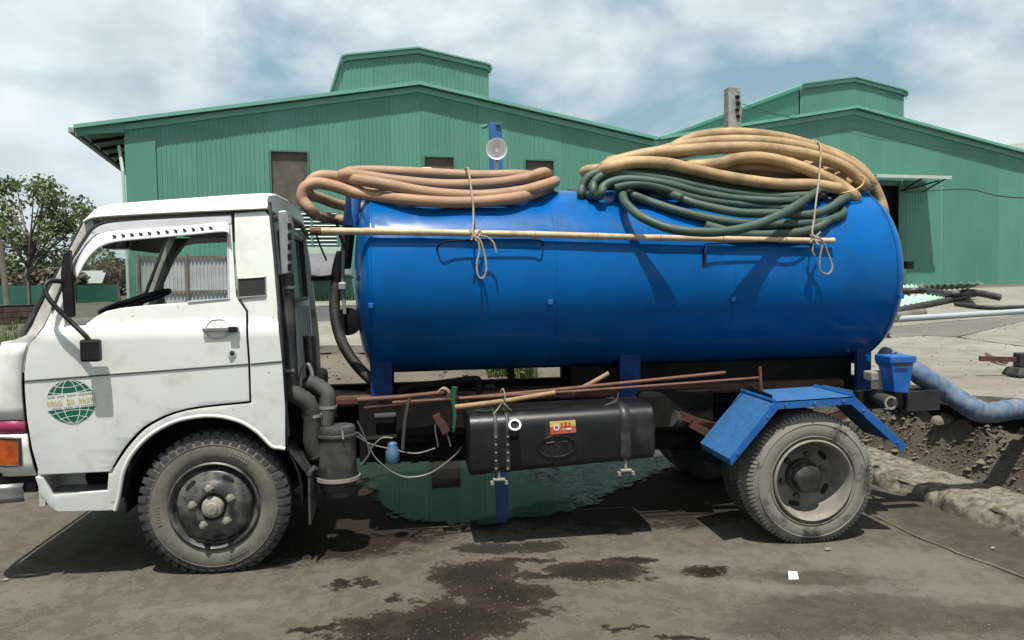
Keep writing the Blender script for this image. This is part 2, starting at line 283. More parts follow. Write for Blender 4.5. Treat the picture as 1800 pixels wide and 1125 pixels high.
def water_mat():
    t = NT('oily_water'); t.put(t.b.inputs['Base Color'], (.010, .010, .008)); t.b.inputs['IOR'].default_value = 1.33; t.b.inputs['Specular IOR Level'].default_value = .12
    v = t.pos(); at = t.n('ShaderNodeAttribute'); at.attribute_name = 'shore'; sd = at.outputs['Fac']
    n = t.math('ADD', t.math('MULTIPLY', t.math('SUBTRACT', t.noise(v, 6, 9, .68, .5), .5), .5), t.math('MULTIPLY', t.math('SUBTRACT', t.noise(v, 34, 6, .7), .5), .09))
    e = t.math('ADD', sd, n); cover = t.ramp(e, .0, .05)
    sx = t.n('ShaderNodeSeparateXYZ'); t.l(v, sx.inputs[0]); zone = t.math('ADD', sx.outputs[0], t.math('MULTIPLY', sx.outputs[1], .35))
    film = t.math('MULTIPLY', t.ramp(t.noise(v, 13, 9, .74, .8), .42, .6), t.ramp(t.math('MULTIPLY', t.math('SUBTRACT', zone, 2.3), 1.3), .0, .5))
    t.put(t.b.inputs['Base Color'], t.mix(film, (.010, .010, .008, 1), (.05, .062, .075, 1)))
    t.put(t.b.inputs['Roughness'], t.math('ADD', .02, t.math('MULTIPLY', film, .3))); t.bump(t.noise(v, 7, 3), .02, .01)
    tr = t.n('ShaderNodeBsdfTransparent'); ms = t.n('ShaderNodeMixShader'); t.l(cover, ms.inputs[0]); t.l(tr.outputs[0], ms.inputs[1]); t.l(t.b.outputs[0], ms.inputs[2]); t.l(ms.outputs[0], t.o.inputs[0])
    return t.m
M['water'] = water_mat()

# ------------------------------------------------------------------ mesh builder
def crom(pts, n=6, closed=False):
    pts = [Vector(p) for p in pts]; o = []; N = len(pts)
    for i in range(N if closed else N-1):
        if closed: p0, p1, p2, p3 = pts[i-1], pts[i], pts[(i+1) % N], pts[(i+2) % N]
        else: p0, p1, p2, p3 = pts[max(0, i-1)], pts[i], pts[i+1], pts[min(N-1, i+2)]
        for k in range(n):
            t = k/n; o.append(.5*((2*p1)+(p2-p0)*t+(2*p0-5*p1+4*p2-p3)*t*t+(3*p1-p0-3*p2+p3)*t**3))
    if not closed: o.append(pts[-1])
    return o
class MB:
    def __init__(s): s.v = []; s.f = []
    def add(s, vs, fs):
        k = len(s.v); s.v += [Vector(v) for v in vs]; s.f += [tuple(i+k for i in f) for f in fs]; return s
    def box(s, a, b, rot=None, piv=None):
        x0, y0, z0 = a; x1, y1, z1 = b
        vs = [Vector(p) for p in ((x0, y0, z0), (x1, y0, z0), (x1, y1, z0), (x0, y1, z0), (x0, y0, z1), (x1, y0, z1), (x1, y1, z1), (x0, y1, z1))]
        if rot is not None:
            pv = Vector(piv) if piv else (Vector(a)+Vector(b))/2; vs = [rot@(v-pv)+pv for v in vs]
        return s.add(vs, [(0, 3, 2, 1), (4, 5, 6, 7), (0, 1, 5, 4), (1, 2, 6, 5), (2, 3, 7, 6), (3, 0, 4, 7)])
    def cbox(s, c, sz, rot=None): c = Vector(c); h = Vector(sz)/2; return s.box(c-h, c+h, rot)
    def beam(s, a, b, w, h, up=(0, 0, 1)):
        a = Vector(a); b = Vector(b); d = (b-a).normalized(); x = d.cross(Vector(up)).normalized()*w/2; y = x.cross(d).normalized()*h/2
        vs = [a-x-y, a+x-y, a+x+y, a-x+y, b-x-y, b+x-y, b+x+y, b-x+y]
        return s.add(vs, [(0, 1, 2, 3), (7, 6, 5, 4), (0, 4, 5, 1), (1, 5, 6, 2), (2, 6, 7, 3), (3, 7, 4, 0)])
    def tube(s, pts, r, n=10, closed=False, caps=True):
        pts = [Vector(p) for p in pts]; N = len(pts); rs = r if isinstance(r, (list, tuple)) else [r]*N
        T = []
        for i in range(N):
            a = pts[i-1] if (i > 0 or closed) else pts[i]; b = pts[(i+1) % N] if (i < N-1 or closed) else pts[i]
            T.append((b-a).normalized() if (b-a).length > 1e-9 else Vector((1, 0, 0)))
        up = Vector((0, 0, 1)) if abs(T[0].z) < .9 else Vector((0, 1, 0)); u = T[0].cross(up).normalized()
        k = len(s.v); vs = []
        for i in range(N):
            if i: u = (u - T[i]*u.dot(T[i])); u = u.normalized() if u.length > 1e-6 else T[i].orthogonal().normalized()
            w_ = T[i].cross(u)
            for j in range(n): a = 2*math.pi*j/n; vs.append(pts[i]+(u*math.cos(a)+w_*math.sin(a))*rs[i])
        fs = []
        for i in range(N if closed else N-1):
            for j in range(n): i2 = (i+1) % N; fs.append((i*n+j, i*n+(j+1) % n, i2*n+(j+1) % n, i2*n+j))
        if caps and not closed: fs.append(tuple(range(n))[::-1]); fs.append(tuple((N-1)*n+j for j in range(n)))
        return s.add(vs, fs)
    def cyl(s, a, b, r, n=16, r2=None): return s.tube([a, b], [r, r if r2 is None else r2], n)
    def lathe(s, c, ax, prof, n=32, closed=False, fn=None):   # prof: (radius, height along ax)
        c = Vector(c); ax = Vector(ax).normalized(); u = ax.orthogonal().normalized()
        if abs(ax.y) > .9: u = Vector((1, 0, 0))
        w_ = ax.cross(u); vs = []; fs = []; m = len(prof)
        for i, (r, h) in enumerate(prof):
            for j in range(n):
                a = 2*math.pi*j/n; rr = r
                vs.append(c+ax*h+(u*math.cos(a)+w_*math.sin(a))*rr)
        for i in range(m if closed else m-1):
            i2 = (i+1) % m
            for j in range(n): fs.append((i*n+j, i*n+(j+1) % n, i2*n+(j+1) % n, i2*n+j))
        return s.add(vs, fs)
    def prism(s, poly, y0, y1):      # poly in (x,z), extruded along y
        n = len(poly); a = [(p[0], y0, p[1]) for p in poly]; b = [(p[0], y1, p[1]) for p in poly]
        return s.add(a+b, [tuple(range(n)), tuple(range(2*n-1, n-1, -1))]+[(i, i+n, (i+1) % n+n, (i+1) % n) for i in range(n)])
    def loft(s, secs, closed=False, caps=False):
        n = len(secs[0]); vs = [p for q in secs for p in q]; fs = []
        for i in range(len(secs)-1):
            for j in range(n if closed else n-1): fs.append((i*n+j, i*n+(j+1) % n, (i+1)*n+(j+1) % n, (i+1)*n+j))
        if caps: fs += [tuple(range(n))[::-1], tuple((len(secs)-1)*n+j for j in range(n))]
        return s.add(vs, fs)
    def build(s, name, mat, parent=None, smooth=None, bevel=0, solid=0, fixn=True, origin=None):
        me = bpy.data.meshes.new(name); xs = s.v
        lo = Vector((min(v.x for v in xs), min(v.y for v in xs), min(v.z for v in xs))); hi = Vector((max(v.x for v in xs), max(v.y for v in xs), max(v.z for v in xs)))
        c = Vector(origin) if origin is not None else ((lo+hi)/2 if parent else Vector(((lo.x+hi.x)/2, (lo.y+hi.y)/2, lo.z)))
        me.from_pydata([tuple(v-c) for v in xs], [], s.f); me.update()
        if fixn:
            bm = bmesh.new(); bm.from_mesh(me); bmesh.ops.recalc_face_normals(bm, faces=bm.faces); bm.to_mesh(me); bm.free()
        return link(name, me, mat, parent, c, smooth, bevel, solid)
WL = {}
def link(name, me, mat, parent, c, smooth=None, bevel=0, solid=0):
    if mat: me.materials.append(M[mat] if isinstance(mat, str) else mat)
    o = bpy.data.objects.new(name, me); COL.objects.link(o); WL[o] = Vector(c)
    if parent: o.parent = parent; o.location = WL[o]-WL[parent]
    else: o.location = WL[o]
    if solid:
        md = o.modifiers.new('solid', 'SOLIDIFY'); md.thickness = abs(solid); md.offset = -1 if solid > 0 else 1
    if bevel:
        md = o.modifiers.new('bevel', 'BEVEL'); md.width = bevel; md.segments = 2; md.limit_method = 'ANGLE'; md.angle_limit = R(40)
    if smooth is not None: me.shade_smooth(); me.set_sharp_from_angle(angle=R(smooth))
    return o
def thing(name, loc, label, cat, group=None):
    o = bpy.data.objects.new(name, None); COL.objects.link(o); o.location = loc; WL[o] = Vector(loc); o.empty_display_size = .2
    return tag(o, label, cat, group)
def tag(o, label=None, cat=None, group=None, kind=None):
    if label: o['label'] = label
    if cat: o['category'] = cat
    if group: o['group'] = group
    if kind: o['kind'] = kind
    return o
def copyobj(src, parent, wloc, rot=None):
    o = src.copy(); COL.objects.link(o); WL[o] = Vector(wloc); o.parent = parent; o.location = WL[o]-(WL[parent] if parent else Vector())
    if rot is not None: o.rotation_euler = rot
    return o

# ================================================================== TERRAIN
EDGE = [(5.35, -12), (5.3, -2), (5.2, .4), (5.08, 1.2), (4.95, 3.0), (4.3, 4.9), (2.6, 5.9), (-1, 6.5), (-4, 6.6), (-9, 5.6), (-14, 3.5), (-60, -6)]
def edge_sd(x, y):
    best = 1e9; sgn = 1; pos = 0
    for i in range(len(EDGE)-1):
        ax, ay = EDGE[i]; bx, by = EDGE[i+1]; dx, dy = bx-ax, by-ay; L2 = dx*dx+dy*dy
        t = max(0, min(1, ((x-ax)*dx+(y-ay)*dy)/L2)); qx, qy = ax+dx*t, ay+dy*t; d = math.hypot(x-qx, y-qy)
        if d < best: best = d; sgn = 1 if (dx*(y-ay)-dy*(x-ax)) < 0 else -1; pos = i+t
    return best*sgn, pos
def top_z(x, y): return .70+.28*sstep(0, 1, max(0, (y-2)/22.)) if y > 2 else .70
def terr(x, y):
    sd, pos = edge_sd(x, y)
    wdt = interp([0, 4, 5.2, 6.5, 20], [.22, .25, .9, 1.9, 2.2], pos)
    k = sstep(-wdt, .04, sd); tz = top_z(x, y)-(.12 if -6 < x < 60 and y < 23 else .0)
    z = lerp(0, tz, k)
    if pos < 4.5 and sd > -.02: z -= .13*(1-sstep(.15, .6, sd))
    rough = .025*k*(1-sstep(.3, 1.2, sd)) if sd > -wdt-.1 else 0
    if sd > -wdt-.1: z += rough*3*noise.noise(Vector((x*4, y*4, 0)))+rough*1.6*noise.noise(Vector((x*11, y*11, 3)))
    z += .006*noise.noise(Vector((x*.9, y*.9, 7)))*(1-k)
    if x < -3.2 and y > -1: z += .12*max(0, noise.noise(Vector((x*.5, y*.5, 1))))*k
    return z
def axis(segs):
    o = []
    for a, b, st in segs:
        n = max(1, round((b-a)/st)); o += [a+(b-a)*i/n for i in range(n)]
    o.append(segs[-1][1]); return o
xs = axis([(-900, -60, 210), (-60, -14, 6), (-14, -5, .6), (-5, 4.2, .2), (4.2, 5.7, .05), (5.7, 9, .3), (9, 30, 2), (30, 60, 6), (60, 900, 210)])
ys = axis([(-60, -6, 6), (-6, -2, .4), (-2, 4, .1), (4, 7.5, .13), (7.5, 14, .6), (14, 40, 2.6), (40, 100, 15), (100, 1200, 220)])
g = MB(); g.v = [Vector((x, y, terr(x, y))) for y in ys for x in xs]; nx = len(xs)
def gmat(f):
    c = sum((g.v[i] for i in f), Vector())/4; sd, pos = edge_sd(c.x, c.y)
    wd = interp([0, 4, 5.2, 6.5, 20], [.3, .35, .7, 1.2, 1.6], pos)
    return 0 if sd < -wd*(1+.25*noise.noise(Vector((c.x*2, c.y*2, 0)))) else 1
g.f = [(j*nx+i, j*nx+i+1, (j+1)*nx+i+1, (j+1)*nx+i) for j in range(len(ys)-1) for i in range(nx-1)]
mi = [gmat(f) for f in g.f]
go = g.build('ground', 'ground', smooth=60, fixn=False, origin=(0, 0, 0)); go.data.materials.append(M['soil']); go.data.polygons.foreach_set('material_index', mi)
tag(go, 'stained grey brown yard ground under and around the truck', 'ground', kind='structure')

# oily puddle: a still sheet of water with a ragged shore
def ragged(poly, step, amp, seed, close=True):
    o = []
    N = len(poly)
    for i in range(N if close else N-1):
        a = Vector(poly[i]); b = Vector(poly[(i+1) % N]); n = max(1, int((b-a).length/step)); nn = Vector((-(b-a).y, (b-a).x)).normalized() if (b-a).length > 0 else Vector((0, 0))
        for k in range(n):
            p = a.lerp(b, k/n); o.append(p+nn*amp*(noise.noise(Vector((p.x*6, p.y*6, seed)))*1.2+noise.noise(Vector((p.x*19, p.y*19, seed)))*.6+noise.noise(Vector((p.x*55, p.y*55, seed)))*.35))
    if not close: o.append(Vector(poly[-1]))
    return o
def sheet(name, poly, zf, mat, thick=None, parent=None):
    bm = bmesh.new(); vs = [bm.verts.new((p[0], p[1], zf(p[0], p[1]) if callable(zf) else zf)) for p in poly]
    es = [bm.edges.new((vs[i], vs[(i+1) % len(vs)])) for i in range(len(vs))]
    bmesh.ops.triangle_fill(bm, use_beauty=True, use_dissolve=False, edges=es)
    bmesh.ops.recalc_face_normals(bm, faces=bm.faces)
    if sum(f.normal.z for f in bm.faces) < 0: bmesh.ops.reverse_faces(bm, faces=bm.faces)
    if thick:
        r_ = bmesh.ops.extrude_face_region(bm, geom=list(bm.faces)); ev = [q for q in r_['geom'] if isinstance(q, bmesh.types.BMVert)]
        for q in ev: q.co.z -= thick
        bmesh.ops.recalc_face_normals(bm, faces=bm.faces)
    me = bpy.data.meshes.new(name); c = sum((v.co for v in bm.verts), Vector())/len(bm.verts)
    for v in bm.verts: v.co -= c
    bm.to_mesh(me); bm.free(); return link(name, me, mat, parent, c)
def g2(px): return [P(x, y, Z=0).to_2d() for x, y in px]
pp = g2([(560, 850), (625, 838), (640, 858), (668, 890), (700, 915), (790, 925), (880, 922), (950, 912), (1010, 905), (1065, 880), (1100, 862), (1165, 832), (1190, 818), (1215, 800), (1200, 770), (1000, 752), (760, 755), (560, 780)])
def poly_sd(p, poly):
    d = 1e9; ins = False; N = len(poly)
    for k in range(N):
        a, b = poly[k], poly[(k+1) % N]; ab = b-a; t = max(0, min(1, (p-a).dot(ab)/ab.length_squared)); d = min(d, (p-a-ab*t).length)
        if (a.y > p.y) != (b.y > p.y) and p.x < (b.x-a.x)*(p.y-a.y)/(b.y-a.y)+a.x: ins = not ins
    return d if ins else -d
x0, x1, y0, y1 = min(p.x for p in pp)-.2, max(p.x for p in pp)+.2, min(p.y for p in pp)-.2, max(p.y for p in pp)+.2
nxp, nyp = int((x1-x0)/.04), int((y1-y0)/.04); pm_ = MB(); sds = []
for jj in range(nyp+1):
    for ii in range(nxp+1):
        q = Vector((lerp(x0, x1, ii/nxp), lerp(y0, y1, jj/nyp))); pm_.v.append(Vector((q.x, q.y, .0125))); sds.append(poly_sd(q, pp))
pm_.f = [(j_*(nxp+1)+i_, j_*(nxp+1)+i_+1, (j_+1)*(nxp+1)+i_+1, (j_+1)*(nxp+1)+i_) for j_ in range(nyp) for i_ in range(nxp) if max(sds[j_*(nxp+1)+i_], sds[(j_+1)*(nxp+1)+i_+1]) > -.14]
pu = pm_.build('puddle', 'water', fixn=False, origin=(x0, y0, .0125)); at_ = pu.data.attributes.new('shore', 'FLOAT', 'POINT'); at_.data.foreach_set('value', sds)
tag(pu, 'dark oily puddle reflecting the green warehouse under the truck', 'puddle', kind='structure')

# concrete yard behind: plates with broken edges
yard = thing('concrete_yard', (9, 8, .7), 'cracked pale concrete yard in front of the warehouses', 'yard'); yard['kind'] = 'structure'
def zt(x, y): return top_z(x, y)
def plate(px, mat, amp=.05, step=.12, seed=0, th=.1, name='concrete_slab', dz=0):
    sheet(name, ragged([P(x, y, Z=zz).to_2d() for x, y, zz in px], step, amp, seed), lambda a, b: zt(a, b)+dz, mat, th, yard)
def plateW(xy, mat, amp=.05, step=.15, seed=0, th=.1, name='concrete_slab', dz=0):
    sheet(name, ragged([Vector(p) for p in xy], step, amp, seed), lambda a, b: zt(a, b)+dz, mat, th, yard)
crk = [P(1568, 594, Z=.72).to_2d(), P(1620, 590, Z=.72).to_2d(), P(1680, 592, Z=.72).to_2d(), P(1740, 600, Z=.72).to_2d(), P(1800, 607, Z=.72).to_2d()]
plateW([(5.18, -9), (5.16, -1.2), (5.12, .1), (5.3, .5), (5.02, .75), (5.0, 1.3), (4.9, 2.6), (4.75, 4.0), (5.6, 5.6), (crk[0].x, crk[0].y), (crk[1].x, crk[1].y), (crk[2].x, crk[2].y), (crk[3].x, crk[3].y), (crk[4].x, crk[4].y), (7.4, -2), (7.2, -9)], 'slab', .05, .1, 2)
c2 = [P(1690, 591, Z=.73).to_2d(), P(1800, 565, Z=.74).to_2d()]
plateW([(crk[2].x+.05, crk[2].y), c2[1], (16, 6.5), (16, -9), (7.3, -9), (7.5, -2), (crk[4].x+.05, crk[4].y), (crk[3].x+.05, crk[3].y+.02)], 'slab', .03, .15, 3)
ln = [P(1560, 574, Z=.75).to_2d(), P(1800, 553, Z=.77).to_2d()]
plateW([(crk[0].x+.02, crk[0].y+.06), (crk[1].x+.05, crk[1].y+.05), (crk[2].x+.06, crk[2].y+.06), (c2[1].x+.05, c2[1].y+.05), (17, 7.2), (17, 10.5), ln[1], ln[0]], 'slabdark', .03, .15, 4)
plateW([(ln[0].x, ln[0].y+.05), (ln[1].x, ln[1].y+.06), (17.05, 10.6), (30, 12), (34, 29.5), (12, 25), (7, 23), (6.5, 14)], 'slab', .04, .3, 5)
plateW([(5.55, 5.7), (crk[0].x-.05, crk[0].y+.1), (ln[0].x-.08, ln[0].y+.08), (6.4, 14), (2.2, 12), (1.8, 6.25), (3.2, 5.95), (4.6, 5.0)], 'slab', .05, .12, 6)
plateW([(1.72, 6.3), (2.12, 12), (-4.8, 11.2), (-4.6, 6.7), (-1.2, 6.6), (.3, 6.48)], 'slab', .06, .12, 7)
plateW([(-30, 12.0), (-4.8, 11.3), (2.2, 12.1), (6.4, 14.1), (6.4, 19), (1, 18.2), (-30, 17.5)], 'asphalt', .08, .4, 8, .06, 'asphalt_lane', -.02)
plateW([(1, 18.3), (6.4, 19.1), (6.9, 23), (1, 22.3), (-12, 20.5), (-12, 17.9)], 'slab', .05, .4, 9)
rk = random.Random(8)
for (x, y, sz, lb) in ((5.02, -.55, .09, 'largest broken concrete chunk at the foot of the bank, right edge'), (4.98, .2, .06, 'small broken concrete chunk on the bank below the blue hose'), (5.05, 1.05, .075, 'broken concrete chunk on the bank just behind the truck tail'), (5.0, -.15, .05, 'small broken concrete chunk beside the kerb under the hose bend')):
    bm = bmesh.new(); bmesh.ops.create_icosphere(bm, subdivisions=2, radius=sz)
    for v in bm.verts: v.co *= 1+.45*noise.noise(v.co*9+Vector((x*3, y*5, 0))); v.co.z *= .6; v.co.x *= 1.3
    me = bpy.data.meshes.new('concrete_chunk'); bm.to_mesh(me); bm.free(); tag(link('concrete_chunk', me, 'kerb', None, (x, y, terr(x, y)+sz*.15)), lb, 'rubble', 'broken concrete chunks on the bank')
# old concrete kerb beside the gutter
kb = MB(); secs = []
for i in range(430):
    y = -7+i*.03; x = interp([-7, -.3, .9, 6], [4.95, 4.66, 4.5, 4.3], y); nz = lambda k: .035*noise.noise(Vector((y*2.3, k, 0)))+.02*noise.noise(Vector((y*9, k, 2)))+.01*noise.noise(Vector((y*27, k, 5)))
    pr_ = crom([Vector(q) for q in [(x, y, -.05), (x+.015, y, .05), (x+.05, y, .10), (x+.12, y, .125), (x+.3, y, .13), (x+.44, y, .12), (x+.5, y, -.05)]], 4); row = []
    for q in pr_:
        d_ = .03*noise.noise(Vector((q.x*3, y*2.3, q.z*3)))+.022*noise.noise(Vector((q.x*9, y*9, q.z*9)))+.012*noise.noise(Vector((q.x*26, y*26, q.z*26)))-.03*max(0, noise.noise(Vector((q.x*5, y*5, q.z*5+9)))-.15)
        row.append(Vector((q.x-d_*(1 if q.z < .1 else .3), y, q.z+d_*(.6 if q.z > .03 else 0))))
    secs.append(row)
kb.loft(secs); ko = kb.build('kerb', 'kerb', smooth=50); tag(ko, 'rough old concrete kerb running past the rear wheel', 'kerb')
# rubble on the bank
rb = MB(); rnd = random.Random(3)
def stone(mb, c, s):
    vs = []
    for a in range(5):
        t = a*2*math.pi/5+rnd.random()*.5; vs.append(c+Vector((math.cos(t)*s*rnd.uniform(.7, 1.2), math.sin(t)*s*rnd.uniform(.7, 1.2), rnd.uniform(-.2, .2)*s)))
    k = [c+Vector((rnd.uniform(-.3, .3)*s, rnd.uniform(-.3, .3)*s, s*rnd.uniform(.4, .8)))]+[c-Vector((0, 0, s*.5))]
    mb.add(vs+k, [(i, (i+1) % 5, 5) for i in range(5)]+[((i+1) % 5, i, 6) for i in range(5)])
for i in range(9000):
    y = rnd.uniform(-2.5, 4.6); x0 = interp([-2, .4, 1.2, 3, 4.9], [5.3, 5.2, 5.08, 4.95, 4.4], y); x = x0-abs(rnd.gauss(0, .16))+.03; s = abs(rnd.gauss(0, .006))+.003+(.03*rnd.random()**3 if rnd.random() < .12 else 0)
    stone(rb, Vector((x, y, terr(x, y)+s*.2)), s)
for i in range(1500):
    x = rnd.uniform(-5, 4.2); sd0 = rnd.uniform(-1.6, .1); y = interp([-5, -1, 2.6, 4.3], [6.5, 6.5, 5.9, 4.9], x)+sd0; s = abs(rnd.gauss(0, .011))+.004
    stone(rb, Vector((x, y, terr(x, y)+s*.2)), s)
for i in range(700):
    x = rnd.uniform(5.15, 11); y = rnd.uniform(-1.5, 9); s = abs(rnd.gauss(0, .006))+.003+(.03*rnd.random()**2 if rnd.random() < .05 else 0); stone(rb, Vector((x, y, top_z(x, y)+s*.2)), s)
ro = rb.build('rubble', 'stone', fixn=False); tag(ro, 'loose earth and broken stones on the bank below the concrete', 'rubble', kind='stuff')
gr = MB()
for i in range(4200):
    p = P(rnd.uniform(-50, 1850), rnd.uniform(940, 1130), Z=0); s = abs(rnd.gauss(0, .0022))+.0009; stone(gr, Vector((p.x, p.y, terr(p.x, p.y)+s*.25)), s)
go2 = gr.build('grit', 'stone', fixn=False); tag(go2, 'scattered small grit on the yard ground', 'grit', kind='stuff')

# ================================================================== WAREHOUSES
BO = PD(735, 150, 28.0); BA = R(9.4); BW = Vector((math.cos(BA), math.sin(BA), 0)); BN = Vector((math.sin(BA), -math.cos(BA), 0)); ZR = BO.z
def W(s, z, o=0.0): p = BO+BW*s+BN*o; return Vector((p.x, p.y, z))       # along the wall, height, out towards the yard
PITCH_R = .15
def sheets(root, s0, s1, zf, ztop, holes=(), off=0.0, name='wall_sheet', side=None, n_ribs=7, mat='sheet'):
    wid = PITCH_R*n_ribs; s = s0; i = 0
    while s < s1-.02:
        e = min(s1, s+wid); cols = []; t = s
        while t < e-1e-6:
            for ds, o in ((0, 0), (.085, 0), (.1, .014), (.135, .014)):
                if t+ds < e-1e-6: cols.append((t+ds, o))
            t += PITCH_R
        cols.append((e-.004, 0)); mbs = {}
        full = min(sum(1 for h in holes if h[0] <= (a+b)/2 <= h[1]) for (a, _), (b, _) in zip(cols, cols[1:])) > 0
        for (a, oa), (b, ob) in zip(cols, cols[1:]):
            m = (a+b)/2; iv = [(zf, None)]; hs = sorted([h for h in holes if h[0] <= m <= h[1]], key=lambda h: h[2]); zs = [zf]; segs = []
            lo = zf
            for h in hs: segs.append((lo, h[2])); lo = h[3]
            segs.append((lo, None))
            for si, (z0, z1) in enumerate(segs):
                if z1 is not None and z1-z0 < .03: continue
                mb = mbs.setdefault(si if full else 0, MB())
                za = ztop(a) if z1 is None else z1; zb = ztop(b) if z1 is None else z1
                f = side or W
                oo = off + .004*(i % 2)
                mb.add([f(a, z0, oa+oo), f(b, z0, ob+oo), f(b, zb, ob+oo), f(a, za, oa+oo)], [(0, 1, 2, 3)])
        for mb in mbs.values(): mb.build(name, mat, root)
        s = e; i += 1
def gable(root, sr, sl, s_r, zr, zl, zrt, foot, holes):
    def zt_(s): return zr+(zl-zr)*(sr-s)/(sr-sl)-.05 if s < sr else zr+(zrt-zr)*(s-sr)/(s_r-sr)-.05
    return zt_
SL1, SR1, VAL = -9.40, 9.05, 9.05; R2 = 18.15; SR2 = 27.4
ZE = ZR-.176*9.05
def ztop1(s): return ZR-.176*abs(s)-.04
def ztop2(s): return ZR-.176*abs(s-R2)-.04
WIN = [(-5.02, -3.8, 4.1, 5.97), (.14, 1.22, 4.1, 5.93), (3.85, 4.97, 4.1, 5.91)]
LOUV = (-5.35, -2.9, 2.82, 3.97)
def roofpart(root, sr, sl, s_r, front=.28, depth=38):
    for k, e in enumerate((sl, s_r)):
        mb = MB(); ze = ZR-.176*abs(e-sr); t = .05
        a = [W(sr, ZR, front), W(e, ze, front), W(e, ze, -depth), W(sr, ZR, -depth)]
        mb.add([p+Vector((0, 0, t)) for p in a]+a, [(0, 1, 2, 3), (7, 6, 5, 4), (0, 4, 5, 1), (1, 5, 6, 2), (2, 6, 7, 3), (3, 7, 4, 0)])
        mb.build('roof_slope', 'roof', root)
        # verge flashing: pale cap, dark shadow lip and a band lying on the sheets
        f = MB(); d = 1 if e > sr else -1
        for (z0, z1, o0, o1) in ((-.03, .085, front-.06, front+.02),):
            f.add([W(sr, ZR+z0, o1), W(e, ze+z0, o1), W(e, ze+z1, o1), W(sr, ZR+z1, o1), W(sr, ZR+z0, o0), W(e, ze+z0, o0), W(e, ze+z1, o0), W(sr, ZR+z1, o0)],
                  [(0, 1, 2, 3), (7, 6, 5, 4), (0, 4, 5, 1), (1, 5, 6, 2), (2, 6, 7, 3), (3, 7, 4, 0)])
        f.build('verge_cap', 'trim', root)
        f = MB(); o1, o0, z0, z1 = .07, .0, -.24, -.05
        f.add([W(sr, ZR+z0, o1), W(e, ze+z0, o1), W(e, ze+z1, o1), W(sr, ZR+z1, o1), W(sr, ZR+z0, o0), W(e, ze+z0, o0), W(e, ze+z1, o0), W(sr, ZR+z1, o0)],
              [(0, 1, 2, 3), (7, 6, 5, 4), (0, 4, 5, 1), (1, 5, 6, 2), (2, 6, 7, 3), (3, 7, 4, 0)])
        f.build('verge_flashing', 'trim', root)
def monitor(root, sr, depth=30):
    sl, s_r = sr-2.58, sr+2.56; za = ZR+1.24; ze = ZR+.82
    def zt_(s): return za-(za-ze)*abs(s-sr)/2.57-.02
    zb = ZR-.176*2.7+.0
    sheets(root, sl, s_r, zb, zt_, off=.0, name='monitor_sheet')
    def sidew(t, z, o): p = W(sl, z, -.02)-BN*t-BW*o; return p
    sheets(root, 0.05, depth, zb-.1, lambda t: ze-.02, side=sidew, name='monitor_side_sheet', n_ribs=20)
    def siderw(t, z, o): return W(s_r, z, -.02)-BN*t+BW*o
    mb = MB(); mb.add([siderw(.05, zb-.1, 0), siderw(depth, zb-.1, 0), siderw(depth, ze, 0), siderw(.05, ze, 0)], [(0, 1, 2, 3)]); mb.build('monitor_side', 'sheet', root)
    # rounded roof: profile along s
    prof = [(-2.66, ze-.16), (-2.66, ze-.05), (-2.6, ze+.03), (-2.45, ze+.08), (0, za+.05), (2.45, ze+.08), (2.6, ze+.03), (2.66, ze-.05), (2.66, ze-.16)]
    inn = [(s*.985, z-.05) for s, z in prof]
    mb = MB(); secs = []
    for o in (.16, -depth): secs.append([W(sr+s, z, o) for s, z in prof]+[W(sr+s, z, o) for s, z in inn[::-1]])
    mb.loft(secs, closed=True, caps=True); mb.build('monitor_roof', 'roof', root)
    mb = MB(); pr2 = [(s*.99, z-.06) for s, z in prof]; lo = [(s*.97, z-.2) for s, z in prof]
    mb.loft([[W(sr+s, z, .06) for s, z in pr2], [W(sr+s, z, .06) for s, z in lo]]); mb.build('monitor_flashing', 'trim', root, solid=.02)
wh1 = thing('warehouse', W(0, 1.0, -10), 'green corrugated warehouse with brown boarded windows, behind the cab and tank', 'warehouse')
sheets(wh1, SL1, SR1, .8, ztop1, WIN+[LOUV])
roofpart(wh1, 0, -10.8, SR1)
monitor(wh1, 0)
for (a, b, z0, z1) in WIN:
    wi = MB().add([W(a-.02, z0-.02, -.05), W(b+.02, z0-.02, -.05), W(b+.02, z1+.02, -.05), W(a-.02, z1+.02, -.05)], [(0, 1, 2, 3)]).build('window', 'board', wh1)
    fr = MB()
    for (p, q) in ((W(a, z0, .03), W(a, z1, .03)), (W(b, z0, .03), W(b, z1, .03)), (W(a, z1, .03), W(b, z1, .03)), (W(a, z0, .03), W(b, z0, .03))): fr.beam(p, q, .05, .05, (0, 1, 0) if abs(p.z-q.z) > .1 else (0, 0, 1))
    fr.build('window_frame', 'trimdark', wi)
a, b, z0, z1 = LOUV
lv = MB().add([W(a, z0, -.08), W(b, z0, -.08), W(b, z1, -.08), W(a, z1, -.08)], [(0, 1, 2, 3)]).build('louvre', 'dark', wh1)
sl0 = None
for i in range(9):
    z = z0+.06+i*.128
    c = W((a+b)/2, z, .0)
    if sl0 is None: sl0 = MB().add([W(a, z-.035, .03), W(b, z-.035, .03), W(b, z+.04, -.05), W(a, z+.04, -.05)], [(0, 1, 2, 3)]).build('slat', 'slat', lv, solid=.01, origin=c)
    else: copyobj(sl0, lv, c)
for s in (a, -3.75, b): MB().beam(W(s, z0, .05), W(s, z1, .05), .06, .06, (0, 1, 0)).build('louvre_frame', 'sheet', lv)
